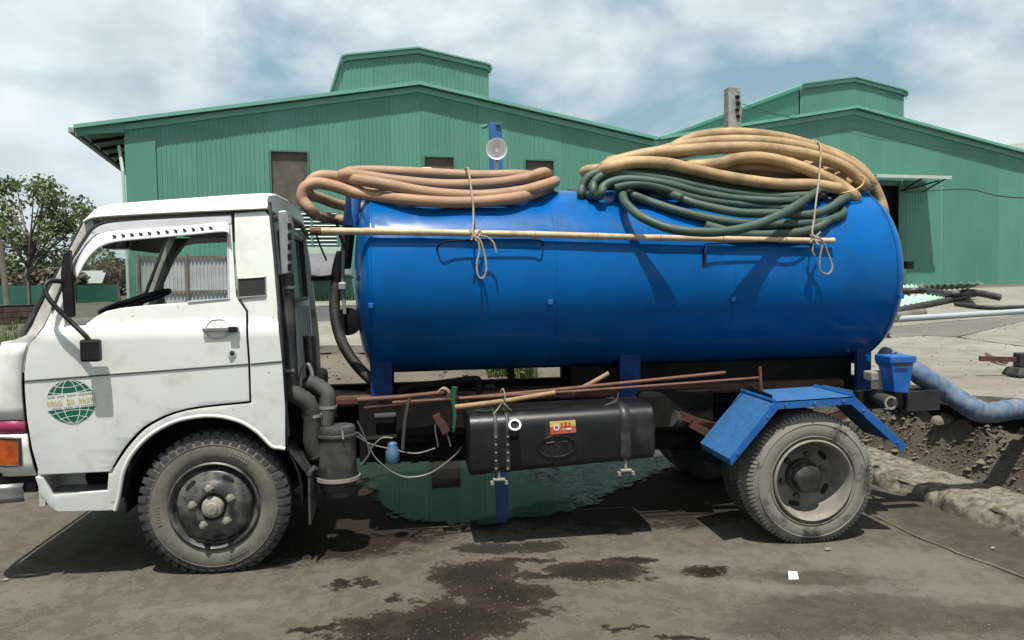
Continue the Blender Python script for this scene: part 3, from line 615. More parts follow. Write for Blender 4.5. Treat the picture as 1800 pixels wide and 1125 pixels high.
# grey sheet awning under the louvre with its pale headboard
MB().add([W(-5.3, 2.55, .06), W(-2.6, 2.55, .06), W(-2.6, 2.78, .06), W(-5.3, 2.78, .06)], [(0, 1, 2, 3)]).build('headboard', 'slat', wh1, solid=.03)
aw = MB(); secs = []
for i in range(9):
    s = lerp(-5.3, -2.55, i/8); sag = .05*math.sin(i*2.1)
    secs.append([W(s, 2.55, .1), W(s, 2.2+sag*.5, .6), W(s, 1.85+sag, 1.0), W(s, 1.78+sag, 1.0)])
aw.loft(secs).build('awning', 'tarp', wh1, solid=.015, smooth=60)
MB().beam(W(-5.3, 1.72, 1.0), W(-2.5, 1.72, 1.0), .07, .07).build('awning_shadow_bar', 'dark', wh1)  # dark bar stands in for the shadow under the awning
# left eave: corner flashing, soffit void, gutter and downpipe
MB().box((0, 0, 0), (.9, .03, 5.55), None).build('corner_flashing', 'sheet', wh1, origin=(0, 0, 0))
cf = bpy.data.objects['corner_flashing']; cf.location = W(SL1-.02, .8, .075)-WL[wh1]; cf.rotation_euler = (0, 0, BA)
cf.scale = (1, 1, .985)
MB().add([W(SL1, .8, -.05), W(SL1, .8, -38), W(SL1, ztop1(SL1), -38), W(SL1, ztop1(SL1), -.05)], [(0, 1, 2, 3)]).build('side_wall', 'sheet', wh1, solid=.03)
e0, e1 = -10.82, -10.82; ze = ZR-.176*10.8
for k in range(6): MB().beam(W(-10.7, ze-.1, -.3-k*1.5), W(SL1, ZR-.176*9.4-.1, -.3-k*1.5), .08, .12).build('rafter', 'dark', wh1)
MB().add([W(-10.75, ze-.18, .12), W(SL1, ZR-.176*9.4-.32, .12), W(SL1, ZR-.176*9.4, .12), W(-10.75, ze, .12)], [(0, 1, 2, 3)]).build('eave_board', 'sheet', wh1, solid=.03)
MB().beam(W(-10.9, ze-.06, .15), W(-10.9, ze-.06, -30), .16, .15).build('gutter', 'alloy', wh1)
MB().tube([W(-9.62, ZR-.176*10-.6, -.2), W(-9.5, 5.2, .05), W(-9.48, 3.5, .08), W(-9.48, 1.0, .08)], .055, 8).build('downpipe', 'slat', wh1)
wh2 = thing('warehouse', W(R2, 1.0, -10), 'green corrugated warehouse with a side door awning, right behind the tank', 'warehouse')
DOOR = (18.6, 20.5, .7, 5.25)
sheets(wh2, VAL+.06, SR2, .7, ztop2, [DOOR], off=-.01)
roofpart(wh2, R2, VAL+.12, SR2+.5)
monitor(wh2, R2)
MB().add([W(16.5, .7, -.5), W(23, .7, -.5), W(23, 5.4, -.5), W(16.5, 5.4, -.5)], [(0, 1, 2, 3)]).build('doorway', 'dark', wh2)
MB().box((0, 0, 0), (.42, .06, 4.5)).build('door_leaf', 'trimdark', wh2, origin=(0, 0, 0))
dl = bpy.data.objects['door_leaf']; dl.location = W(20.42, .8, .1)-WL[wh2]; dl.rotation_euler = (0, 0, BA)
cp = MB(); A0, A1 = 18.2, 21.9
secs = []
for i in range(61):
    s = lerp(A0, A1, i/60); d = .02 if i % 2 else 0
    secs.append([W(s, 5.62+d, .05), W(s, 5.5+d, 1.3)])
cp.loft(secs).build('door_awning', 'trim', wh2, solid=.02)
MB().beam(W(A0, 5.46, 1.3), W(A1+.05, 5.46, 1.3), .05, .13).build('awning_edge', 'paleroof', wh2)
for s in (20.55, 21.7):
    MB().beam(W(s-.02, 5.0, .05), W(s, 5.42, 1.25), .05, .05).build('awning_bracket', 'dark', wh2)
MB().beam(W(20.5, 5.0, .12), W(21.7, 5.38, .9), .05, .06).build('awning_brace', 'dark', wh2)
wh3 = thing('far_warehouse', W(31, 1, -6), 'pale roofed shed peeking over the right warehouse roof', 'warehouse')
mb = MB(); secs = []
for i in range(160):
    s = 27+i*.12; z = 7.4+.14*(s-27); d = .03 if i % 2 else 0
    secs.append([W(s, z+d, -4), W(s, z-.9, -3.9)])
mb.loft(secs).build('roof', 'paleroof', wh3, solid=.05)
MB().add([W(27.6, .8, -4.3), W(46, .8, -4.3), W(46, 9, -4.3), W(27.6, 6.6, -4.3)], [(0, 1, 2, 3)]).build('wall', 'sheet', wh3, solid=.05)

# posts and cables in the yard
d = 16; tp = PD(866, 217, d); wd = .125
bp = thing('blue_post', (tp.x+.06, tp.y, .85), 'tall blue steel post rising behind the lamp and tank', 'post')
MB().box((tp.x-wd+.05, tp.y-.08, .7), (tp.x+wd+.05, tp.y+.08, tp.z), None).build('shaft', 'bluepost', bp, bevel=.008)
MB().cyl((tp.x-.12, tp.y-.1, tp.z-.06), (tp.x-.22, tp.y-.1, tp.z-.1), .04, 10).build('pulley', 'trimdark', bp)
MB().cbox((tp.x+.1, tp.y-.1, tp.z-.02), (.1, .05, .05)).build('top_lug', 'trimdark', bp)
tp = PD(1287, 155, 20)
cpn = thing('concrete_pole', (tp.x, tp.y, .85), 'square grey concrete utility pole behind the tan hose coil', 'pole')
sh = MB(); secs = []
for z in (.8, 2.5, 4.2, tp.z-.6, tp.z): h = .155+.012*(tp.z-z)*.8; secs.append([(tp.x-h, tp.y-h, z), (tp.x+h, tp.y-h, z), (tp.x+h, tp.y+h, z), (tp.x-h, tp.y+h, z)])
sh.loft(secs, closed=True, caps=True).build('shaft', 'concretepole', cpn, bevel=.02)
for k in range(4): MB().cbox((tp.x+.06+.02*(k % 2), tp.y-.175, tp.z-.25-k*.16), (.1, .05, .07)).build('step_hole', 'chassis', cpn, bevel=.01)
MB().tube([(tp.x+.17, tp.y-.05, tp.z-.2), (tp.x+.21, tp.y-.1, tp.z-.5), (tp.x+.17, tp.y-.1, tp.z-.75)], .02, 6).build('insulator_hook', 'alloy', cpn)
def cable(pts, r, label):
    o = MB().tube(crom(pts, 8), r, 6).build('overhead_cable', 'rubber'); tag(o, label, 'cable', 'cables by the right warehouse')
A = PD(1295, 180, 20); cable([A, PD(1420, 215, 24), PD(1580, 250, 29), PD(1830, 275, 33)], .008, 'thin cable running from the concrete pole across the right warehouse')
cable([A-Vector((0, 0, .15)), PD(1500, 225, 26), PD(1640, 262, 29), PD(1830, 292, 33)], .006, 'lower thin cable sagging across the right warehouse wall')
cable([W(20.6, 4.95, .2), PD(1660, 334, 28), PD(1705, 333, 25), PD(1760, 345, 22), PD(1830, 349, 20)], .017, 'thick black cable drooping from the door awning to the right')

# grey fence seen through the cab window
f0 = PD(238, 452, 18); f1 = PD(505, 444, 18.6); fz = .85
fen = thing('sheet_fence', ((f0.x+f1.x)/2, f0.y, fz), 'grey corrugated sheet fence seen through the cab window', 'fence')
fd = (f1-f0); fd.z = 0; fl = fd.length; fd.normalize(); fn = Vector((fd.y, -fd.x, 0)); ftop = 2.22
npan = 4
for k in range(npan):
    mb = MB(); a = fl*k/npan; b = fl*(k+1)/npan-.008; secs = []
    n = 40
    for i in range(n+1):
        s = lerp(a, b, i/n); o = .012 if (i % 4) in (1, 2) else -.012; secs.append([f0.xy.to_3d()+fd*s+fn*(o+.03*0)+Vector((0, 0, z)) for z in (fz, ftop-.02*(i % 2))])
    mb.loft(secs).build('fence_sheet', 'fence', fen)
for zz in (1.42, 2.2): MB().beam(f0.xy.to_3d()+fn*.03+Vector((0, 0, zz)), f1.xy.to_3d()+fn*.03+Vector((0, 0, zz)), .03, .05).build('fence_rail', 'bark', fen)
for s in (.02, .33, .61, .98): p = f0.xy.to_3d()+fd*(fl*s)+fn*.05; MB().box((p.x-.03, p.y-.03, .7), (p.x+.03, p.y+.03, 2.28)).build('fence_post', 'bark', fen)

# ------------------------------------------------------------------ left side: low wall, netting, far roof, scrub and trees
lw = MB(); secs = []; a = PD(-60, 545, 15.5); b = PD(69, 530, 16.5)
lwt = thing('low_wall', ((a.x+b.x)/2, (a.y+b.y)/2, .7), 'low dark brick wall left of the cab', 'wall')
dv = (b-a); dv.z = 0; ll = dv.length; dv.normalize(); nn = Vector((dv.y, -dv.x, 0))
for row in range(5):
    k = 0; s = -(row % 2)*.15
    while s < ll:
        s0, s1 = max(0, s), min(ll, s+.3)
        if s1-s0 > .04:
            o = rnd.uniform(-.012, .012); q = a.xy.to_3d()+dv*s0+nn*o; q2 = a.xy.to_3d()+dv*(s1-.012)+nn*o; z = .72+row*.105
            MB().beam(q+Vector((0, 0, z)), q2+Vector((0, 0, z)), .2, .095).build('brick', 'brickwall', lwt)
        s += .3
MB().beam(a.xy.to_3d()+Vector((0, 0, .95)), b.xy.to_3d()+Vector((0, 0, .95)), .15, .55).build('mortar', 'chassis', lwt)
a = PD(-120, 510, 27); b = PD(210, 506, 29)
nf = thing('net_fence', ((a.x+b.x)/2, (a.y+b.y)/2, .9), 'dark green netting fence behind the tree at the left edge', 'fence')
MB().add([(a.x, a.y, .8), (b.x, b.y, .8), (b.x, b.y, 1.62), (a.x, a.y, 1.66)], [(0, 1, 2, 3)]).build('netting', 'net', nf, solid=.02)
for k in range(5): p = a.lerp(b, k/4); MB().box((p.x-.04, p.y-.08, .7), (p.x+.04, p.y-.03, 1.75)).build('net_post', 'bark', nf)
p = PD(95, 497, 46)
fr_ = thing('far_shed', (p.x, p.y, .9), 'small far grey roofed shed beside the windscreen pillar', 'shed')
MB().add([(p.x-1.0, p.y, 1.7), (p.x+2.6, p.y, 1.7), (p.x+2.2, p.y+2, 2.45), (p.x-.2, p.y+2, 2.45)], [(0, 1, 2, 3)]).build('roof', 'greyroof', fr_, solid=.06)
MB().box((p.x-.9, p.y+.2, .8), (p.x+2.4, p.y+3, 1.7)).build('wall', 'slab', fr_)
p = PD(5, 420, 20)
wp = MB().tube([(p.x+.05, p.y, .7), (p.x, p.y, 1.6), (p.x-.06, p.y, 2.75)], [.085, .075, .06], 10).build('wooden_post', 'bark'); tag(wp, 'dark wooden post at the left edge of the picture', 'post')

def leaves(mb, c, rad, n, size, rr, flat=.75):
    for i in range(n):
        while True:
            q = Vector((rr.uniform(-1, 1), rr.uniform(-1, 1), rr.uniform(-1, 1)))
            if .15 < q.length < 1: break
        q = q*(q.length**-.35); p = c+Vector((q.x*rad, q.y*rad, q.z*rad*flat))
        d = Vector((rr.gauss(0, 1), rr.gauss(0, 1), rr.gauss(0, .6)-.5)).normalized(); s = d.orthogonal().normalized(); s.rotate(Matrix.Rotation(rr.uniform(0, 6.28), 3, d)); l = size*rr.uniform(.6, 1.4); w_ = l*.36
        mb.add([p, p+d*l*.5+s*w_, p+d*l, p+d*l*.5-s*w_], [(0, 1, 2, 3)])
def tree(name, base, h, spread, label, seed, lmat='leaf', clumps=34, leaf=.16, nl=130, bare=.4, group=None, trunk=.16, lean=0):
    rr = random.Random(seed); base = Vector(base); root = thing(name, base, label, 'tree', group)
    tr = MB(); top = base+Vector((lean, 0, h*.55)); tp = crom([base, base+Vector((rr.uniform(-.2, .2), 0, h*.2)), base+Vector((lean*.5+rr.uniform(-.25, .25), .1, h*.38)), top], 4)
    tr.tube(tp, [lerp(trunk, trunk*.45, i/(len(tp)-1)) for i in range(len(tp))], 9); cr_ = MB()
    for k in range(clumps):
        t = rr.random(); z = lerp(bare, 1.0, t**.8)*h; rmax = spread*math.sin(min(1, (1-(z/h-bare)/(1-bare))*.85+.22)*math.pi*.62); a = rr.uniform(0, 6.28); q = rmax*math.sqrt(rr.uniform(.08, 1))
        c = base+Vector((lean*.7+math.cos(a)*q, math.sin(a)*q, z)); st = tp[min(len(tp)-1, int(rr.uniform(.35, 1)*len(tp)))]; mid = st.lerp(c, .55)+Vector((rr.uniform(-.15, .15), 0, rr.uniform(-.3, .05)))
        tr.tube(crom([st, mid, c], 3), [trunk*.3, trunk*.24, trunk*.2, trunk*.16, trunk*.12, trunk*.08, trunk*.05], 5)
        cs = spread*rr.uniform(.13, .27); leaves(cr_, c, cs, int(nl*rr.uniform(.6, 1.3)), leaf, rr, .6)
        for j in range(2): leaves(cr_, c+Vector((rr.uniform(-1, 1), rr.uniform(-1, 1), rr.uniform(-.5, .4)))*cs*1.1, cs*.5, int(nl*.3), leaf, rr, .6)
    tr.build('trunk', 'bark', root, smooth=60); cr_.build('crown', lmat, root, fixn=False); return root
def at_ground(px, D, z=.9): p = PD(px, 505, D); return Vector((p.x, p.y, z))
tree('eucalyptus_tree', at_ground(48, 34), 5.15, 2.85, 'sparse tall tree with a pale forked trunk left of the cab', 11, clumps=60, leaf=.165, nl=52, bare=.33, trunk=.17, lean=.2)
tree('eucalyptus_tree', at_ground(-75, 36), 5.2, 2.6, 'leafy tree cut off by the left edge of the picture', 12, clumps=50, leaf=.165, nl=52, bare=.3, trunk=.17, lean=-.2)
def bush(name, base, rad, h, label, seed, lmat, n=9, nl=240, leaf=.2, cat='bush', group=None):
    rr = random.Random(seed); root = thing(name, base, label, cat, group); base = Vector(base); st = MB(); cr_ = MB()
    for k in range(n):
        c = base+Vector((rr.uniform(-1, 1)*rad, rr.uniform(-.5, .5)*rad, h*rr.uniform(.3, .85))); st.tube([base+Vector((rr.uniform(-.2, .2)*rad, 0, 0)), c], [.05, .015], 5); leaves(cr_, c, h*rr.uniform(.22, .42), nl, leaf, rr, .8)
    st.build('stem', 'bark', root); cr_.build('foliage', lmat, root, fixn=False)
for i, (px, D, rad, h, lm, lb) in enumerate([(20, 52, 4.2, 2.9, 'leafdark', 'dark bush behind the net fence at the left edge'), (130, 55, 4.5, 2.5, 'leafdark', 'dark bush behind the sheds, left of the windscreen pillar'),
        (215, 50, 3.5, 2.3, 'drybush', 'brown scrub seen through the windscreen'), (55, 41, 2.6, 1.6, 'drybush', 'dry brown scrub under the tall tree'), (255, 58, 4, 3.0, 'leaf', 'green bush seen through the windscreen beside the fence'), (-60, 50, 4, 2.8, 'leaf', 'green bush past the left edge of the netting')]):
    bush('bush', at_ground(px, D), rad, h, lb, 30+i, lm, n=16, nl=260, leaf=.26, group='scrub beyond the net fence')
# grass
gs = MB(); rr = random.Random(5)
def blade(p, h, wd):
    a = rr.uniform(0, 6.28); d = Vector((math.cos(a), math.sin(a), 0)); s = Vector((-d.y, d.x, 0))*wd; b = d*h*rr.uniform(.1, .6)
    gs.add([p-s, p+s, p+b*.4+Vector((0, 0, h*.6))+s*.6, p+b*.4+Vector((0, 0, h*.6))-s*.6, p+b+Vector((0, 0, h))], [(0, 1, 2, 3), (3, 2, 4)])
for i in range(1500): blade(W(rr.uniform(-9, 3), .98, rr.uniform(.1, 1.0)), rr.uniform(.12, .3), .012)
for i in range(2600):
    p = PD(rr.uniform(-60, 85), 560, rr.uniform(9, 15)); blade(Vector((p.x, p.y, terr(p.x, p.y))), rr.uniform(.05, .2), .009)
go3 = gs.build('grass', 'grass', fixn=False); tag(go3, 'short rough grass along the warehouse foot and by the low wall', 'grass', kind='stuff')
def weed(px, py, Y, h, n, label, seed):
    p = P(px, py, Y=Y); p.z = terr(p.x, p.y); global gs, rr; gs = MB(); rr = random.Random(seed)
    for i in range(n): blade(p+Vector((rr.uniform(-.15, .15), rr.uniform(-.1, .1), 0)), h*rr.uniform(.5, 1.1), .011)
    lv_ = MB(); leaves(lv_, p+Vector((0, 0, h*.5)), h*.5, 60, .07, rr); gs.add(lv_.v, lv_.f)
    tag(gs.build('weed', 'grass', fixn=False), label, 'weed', 'weeds on the bank')
weed(878, 680, 5.4, .26, 120, 'yellowish weed on the bank seen under the tank, left of the tank leg', 1); weed(922, 680, 5.3, .22, 110, 'green weed on the bank seen under the tank, right of the tank leg', 2)

# ================================================================== TRUCK
TR = thing('tanker_truck', (1.6, .87, 0), 'small white cab vacuum tanker truck with a blue cylinder tank', 'truck')
YC = .87
def yside(z, x=0):
    if z < 1.33: y = -.05+.035*((1.33-z)/.75)**2
    elif z < 1.385: y = -.05+.03*(z-1.33)/.055
    else: y = -.02+.105*((z-1.385)/.6)**1.2
    return y
def PS(x, y, off=0):
    Y = -.03
    for _ in range(6): p = P(x, y, Y=Y+off); Y = yside(p.z, p.x)
    return P(x, y, Y=Y+off)
def panel(name, px, mat, parent, holes=(), off=0.0, thick=.02, mirror=True, mname=None):
    bm = bmesh.new(); es = []
    for lp in [px]+list(holes):
        vs = [bm.verts.new((p.x, 0, p.z)) for p in (PS(*q) for q in lp)]
        es += [bm.edges.new((vs[i], vs[(i+1) % len(vs)])) for i in range(len(vs))]
    bmesh.ops.triangle_fill(bm, use_beauty=True, use_dissolve=False, edges=es, normal=(0, -1, 0))
    for k in range(60):
        z = .30+k*.03; bmesh.ops.bisect_plane(bm, geom=bm.verts[:]+bm.edges[:]+bm.faces[:], plane_co=(0, 0, z), plane_no=(0, 0, 1))
    for v in bm.verts: v.co.y = yside(v.co.z, v.co.x)+off
    bmesh.ops.recalc_face_normals(bm, faces=bm.faces)
    if sum(f.normal.y*f.calc_area() for f in bm.faces) > 0: bmesh.ops.reverse_faces(bm, faces=bm.faces)
    outo = []
    for mir in ((0, 1) if mirror else (0,)):
        b2 = bm.copy()
        if mir:
            for v in b2.verts: v.co.y = 2*YC-v.co.y
            bmesh.ops.reverse_faces(b2, faces=b2.faces)
        c = sum((v.co for v in b2.verts), Vector())/len(b2.verts)
        for v in b2.verts: v.co -= c
        me = bpy.data.meshes.new(name); b2.to_mesh(me); b2.free(); o = link(name, me, mat, parent, c, 40, 0, thick)
        bv = o.modifiers.new('bevel', 'BEVEL'); bv.width = .006; bv.segments = 2; bv.limit_method = 'ANGLE'; bv.angle_limit = R(60)
        outo.append(o)
    bm.free(); return outo
DOOR_O = [(70, 835), (57, 790), (48, 738), (44, 690), (43, 655), (47, 622), (55, 601), (64, 593), (76, 577), (91, 546), (113, 492), (131, 450), (149, 419), (162, 402), (182, 391), (220, 386), (300, 381), (406, 376), (410, 450), (415, 522), (432, 548), (436, 640), (438, 705), (328, 718), (262, 744), (226, 777), (204, 809), (193, 829)]
DOOR_H = [(114, 573), (115, 492), (130, 458), (150, 428), (168, 411), (200, 404), (300, 399), (400, 393), (402, 525), (330, 531), (264, 536), (215, 541), (187, 547), (168, 557), (149, 572)]
def sm(lst): return [(p.x, p.y) for p in crom([Vector((a, b, 0)) for a, b in lst], 4)]
DOOR_O = DOOR_O[:22]+sm(DOOR_O[22:28])
doors = panel('door', DOOR_O, 'white', TR, [DOOR_H])
door = doors[0]
body = [(412, 375), (466, 371), (473, 380), (480, 450), (489, 560), (496, 640), (501, 720), (501, 789), (490, 787), (477, 784), (455, 762), (437, 749), (419, 740), (392, 733), (364, 731), (336, 734), (310, 740), (285, 751), (262, 766), (244, 783), (229, 802), (221, 818), (215, 835), (208, 875), (202, 897), (102, 899), (87, 890), (73, 871), (62, 839), (75, 839), (92, 871), (189, 863), (191, 833)]+sm([(197, 832), (208, 812), (230, 781), (265, 748), (329, 722), (442, 709)])+[(440, 640), (436, 546), (419, 519), (414, 450)]
panel('rear_quarter', body, 'white', TR)
pil = [(18, 600), (45, 589), (62, 556), (101, 478), (147, 388), (160, 383), (163, 398), (147, 416), (128, 449), (110, 491), (88, 545), (73, 575), (61, 592), (53, 599), (44, 622), (40, 655), (30, 655), (8, 640)]
panel('windscreen_pillar', pil, 'whitedirty', TR, off=.012, thick=.06)
# rolled wheel arch lip
arch = [PS(x, y) for x, y in body[7:25]]
MB().tube(crom([(p.x, p.y+.003, p.z) for p in arch], 3), .011, 8).build('arch_lip', 'white', TR, smooth=60)
# swage line
for seg in ([(43, 670), (240, 655), (436, 640)],): MB().tube(crom([PS(x, y, -.001) for x, y in seg], 10), .0045, 6).build('swage_line', 'rubber', door)
MB().tube([PS(441, 640, -.001), PS(496, 635, -.001)], .0045, 6).build('swage_line', 'rubber', TR)
# window gasket, black divider, rain visor
MB().tube(crom([PS(x, y, -.002) for x, y in DOOR_O[9:18]], 4), .008, 6).build('door_seal', 'rubber', door)
MB().tube([PS(x, y, -.002) for x, y in DOOR_H[:8]+DOOR_H[8:9]]+[PS(*DOOR_H[9], -.002)], .006, 6).build('window_channel', 'doorframe', door)
dvd = [PS(x, y, -.012) for x, y in [(113, 560), (112, 480), (119, 447), (131, 440), (131, 500), (130, 556)]]
MB().prism([(p.x, p.z) for p in dvd], -.035, -.0).build('window_divider', 'plastic', door, bevel=.004)
panel('door_frame_shade', [(160, 408), (168, 401), (184, 393), (220, 388), (300, 383), (405, 378), (407, 394), (300, 401), (200, 406), (172, 413)], 'doorframe', door, off=-.004, thick=.006, mirror=False)  # grey strip over the white frame paints the drip rail's shade
# rain visor: a bowed strip of white plastic with vent slots
up_ = [(130, 474), (140, 450), (154, 429), (172, 412), (200, 405), (260, 401), (330, 396), (392, 390), (403, 395)]
lo_ = [(134, 490), (146, 466), (160, 447), (176, 434), (204, 425), (262, 419), (330, 413), (394, 407), (403, 412)]
secs = []
for (a, b) in zip(crom([Vector((*q, 0)) for q in up_], 3), crom([Vector((*q, 0)) for q in lo_], 3)):
    row = []
    for t, o in ((0, -.004), (.2, -.022), (.5, -.036), (.8, -.046), (1, -.05)): row.append(PS(lerp(a.x, b.x, t), lerp(a.y, b.y, t), o))
    secs.append(row)
vis = MB().loft(secs).build('rain_visor', 'visor', TR, smooth=50, solid=.006)
for k in range(12):
    x = 201+k*15.4; y = interp([201, 370], [415, 400], x); p = PS(x, y, -.046)
    MB().cbox(p, (.019, .012, .012), Matrix.Rotation(.5, 3, 'Y')).build('vent_slot', 'rubber', vis, bevel=.003)
# door handle and lock
p = PS(388, 579, 0)
h = MB(); cup = [(360, 581), (368, 566), (378, 562), (392, 562), (402, 570), (405, 581), (400, 590), (388, 594), (372, 594)]
hcp = [PS(x, y, -.0015) for x, y in cup]; MB().add(hcp, [tuple(range(len(hcp)))]).build('handle_shade_plate', 'doorframe', door)  # flat grey plate paints the shading of the handle recess
hc = MB().tube(crom([PS(x, y, -.002) for x, y in cup], 3, True), .004, 6, closed=True).build('handle_recess', 'doorframe', door)
MB().beam(PS(356, 580, -.018), PS(420, 578, -.018), .018, .022).build('handle', 'chrome', door, bevel=.004)
MB().cbox(PS(409, 579, -.03), (.045, .016, .03)).build('handle_button', 'plastic', door, bevel=.004)
MB().cyl(PS(408, 621, .004), PS(408, 621, -.008), .021, 16).build('lock_ring', 'doorframe', door, smooth=30); MB().cyl(PS(408, 621, .0), PS(408, 621, -.010), .013, 14).build('keyhole', 'rubber', door)
# vent grille on the rear quarter
g4 = [PS(x, y, -.004) for x, y in ((419, 490), (466, 487), (467, 520), (420, 524))]
vg = MB().tube(g4, .0085, 4, closed=True).build('vent_frame', 'chrome', TR)
for k in range(6): t = (k+.5)/6; MB().beam(g4[0].lerp(g4[3], t), g4[1].lerp(g4[2], t), .004, .018).build('vent_slat', 'interior', vg)
# globe emblem: green disc, pale graticule, lettered band
gc = PS(125, 706); er = .118
CE, SE = math.cos(R(4.5)), math.sin(R(4.5))
def GE(a, b, o=0):
    a, b = a*CE-b*SE, a*SE+b*CE; return Vector((gc.x+a, yside(gc.z+b)-.0025-o, gc.z+b))
dg = MB(); n = 40; dg.add([GE(er*math.cos(2*math.pi*i/n)*1.02, er*math.sin(2*math.pi*i/n)*.96, 0) for i in range(n)], [tuple(range(n))])
emb = dg.build('globe_emblem', 'decalgreen', TR)
def eline(pts, w_=.0035, o=.001):
    v = []; f = []
    for i, (a, b) in enumerate(pts):
        j = max(0, i-1); k = min(len(pts)-1, i+1); d = Vector((pts[k][0]-pts[j][0], pts[k][1]-pts[j][1])); d = d.normalized() if d.length else Vector((1, 0)); q = Vector((-d.y, d.x))*w_/2
        v += [GE(a+q.x, b+q.y, o), GE(a-q.x, b-q.y, o)]
        if i: f.append((2*i-2, 2*i-1, 2*i+1, 2*i))
    return v, f
gl = MB()
for m in (-.75, -.35, .0, .35, .75):
    if m == 0: continue
    gl.add(*eline([(er*m*math.cos(t), er*.96*math.sin(t)) for t in [R(-88+i*11) for i in range(17)]]))
for lat in (.52, .8, -.52, -.8):
    hw = math.sqrt(1-lat*lat)*er; sg = 1 if lat > 0 else -1
    gl.add(*eline([(hw*t, er*.96*(lat-sg*.13*(1-t*t))+0.004*0) for t in [-1+i/6 for i in range(13)]]))
gl.build('graticule', 'decalwhite', emb, fixn=False)
bd = MB(); bd.add([GE(-er*1.03, -.036, .002), GE(er*1.03, -.036, .002), GE(er*1.0, .044, .002), GE(-er*1.0, .044, .002)], [(0, 1, 2, 3)]); bd.build('emblem_band', 'decalwhite', emb)
rl = random.Random(21)
def glyphs(name, mat, a0, a1, b, h, pitch, gaps=()):     # worn lettering, no longer readable
    mb = MB(); a = a0; k = 0
    while a < a1:
        if k not in gaps:
            hh = h*rl.uniform(.8, 1.05); w_ = pitch*.26
            for q in ((0, b-hh/2, w_, b+hh/2), (pitch*.5, b-hh/2, pitch*.5+w_, b+hh/2*rl.uniform(.2, 1)), (0, b+hh/2*rl.choice((-.9, 0, .6)), pitch*.5, b+hh/2*rl.choice((-.9, 0, .6))+h*.22)):
                x0, x1 = a+q[0], a+q[2]; z0, z1 = sorted((q[1], q[3])); mb.add([GE(x0, z0, .0035), GE(x1, z0, .0035), GE(x1, z1, .0035), GE(x0, z1, .0035)], [(0, 1, 2, 3)])
        a += pitch; k += 1
    o = mb.build(name, mat, emb); o['kind'] = 'stuff'; return o
glyphs('emblem_lettering', 'decalgold', -er*.98, er*.94, .0, .032, .0195, (4, 7))
glyphs('emblem_small_lettering', 'decalgrey', -er*.93, er*.93, .034, .010, .0095, (4, 9, 15)); glyphs('emblem_small_lettering', 'decalgrey', -er*.8, er*.97, -.027, .009, .0095, (5, 11, 14))
# front: lofted nose around the corner
def plan(xs_, lean):
    pts = [(xs_, None), (-1.0, .002), (-1.05, .02), (-1.095, .06), (-1.12, .12), (-1.13, .25), (-1.135, YC)]
    return pts
def nose(name, zs, mat, seam, out_=0.0):
    secs = []
    for z in zs:
        xs_ = seam(z); lean = .09*max(0, z-1.0)/.35; base = yside(z); row = [Vector((xs_, base-out_, z))]
        for x, o in ((-1.0, .004), (-1.05, .02), (-1.095, .06), (-1.12, .12), (-1.13, .25), (-1.135, YC-base)): row.append(Vector((min(xs_-.004, x+lean-out_), base+o-out_*.5, z)))
        row += [Vector((q.x, 2*YC-q.y, q.z)) for q in row[-2::-1]]; secs.append(row)
    return MB().loft(secs).build(name, mat, TR, smooth=50, solid=.02)
SZ = [(PS(*q).z, PS(*q).x) for q in [(66, 838), (54, 790), (45, 738), (41, 690), (40, 655), (44, 622), (50, 604)]]
seam = lambda z: interp([a for a, b in SZ], [b for a, b in SZ], z)-.012
zb_, zr0, zr1, zt2 = PS(60, 836).z, PS(45, 762).z, PS(45, 739).z, PS(45, 603).z
nose('front_panel', [lerp(zr1+.004, zt2, i/6) for i in range(7)], 'white', seam)
nose('front_band', [zr0, lerp(zr0, zr1, .5), zr1], 'magenta', seam, -.003)
nose('headlamp_panel', [lerp(zb_, zr0-.004, i/3) for i in range(4)], 'white', seam)
ip = [P(x, y, Y=-.045) for x, y in ((-14, 772), (33, 771), (34, 819), (-12, 821))]
iq = MB()
def wrap(p, o): return Vector((p.x, interp([-1.13, -1.095, -1.05, -1.0, -.8], [.1, .035, -.005, -.02, -.022], p.x)-o, p.z))
il = [[wrap(ip[0].lerp(ip[1], t).lerp(ip[3].lerp(ip[2], t), s), .016) for t in (0, .2, .4, .6, .8, 1)] for s in (0, .5, 1)]
ind = iq.loft(il).build('indicator_lamp', 'amber', TR, solid=.02, bevel=.004)
MB().tube([wrap(q, .014) for q in (ip[0], ip[0].lerp(ip[1], .5), ip[1], ip[2], ip[3].lerp(ip[2], .5), ip[3])], .008, 6, closed=True).build('lamp_surround', 'rubber', ind)
for yy in (.42, 1.32): MB().lathe((-1.15, yy, .72), (-1, 0, 0), [(.09, -.02), (.09, .015), (.07, .03), (0.001, .035)], 20).build('headlamp', 'chrome', TR, smooth=40)
bpr = [(-1.17, .52), (-1.17, .62), (-1.12, .63), (-1.1, .51)]
bb = P(46, 880, Y=.0); bt = P(46, 847, Y=.0)
secs = []
for (x, y) in ((bb.x, -.02), (bb.x-.12, -.045), (-1.14, -.03), (-1.2, .06), (-1.22, .25), (-1.22, YC), (-1.22, 2*YC-.25), (-1.2, 2*YC-.06), (-1.14, 2*YC+.03), (bb.x-.12, 2*YC+.045), (bb.x, 2*YC+.02)):
    secs.append([Vector((x, y, bb.z)), Vector((x-.004, y-.008, lerp(bb.z, bt.z, .3))), Vector((x, y, lerp(bb.z, bt.z, .5))), Vector((x-.004, y-.008, lerp(bb.z, bt.z, .75))), Vector((x, y, bt.z))])
MB().loft(secs).build('bumper', 'chrome', TR, smooth=40, solid=.015)
MB().box((-1.19, .0, .50), (-.88, 1.74, .61)).build('under_bumper', 'chassis', TR)
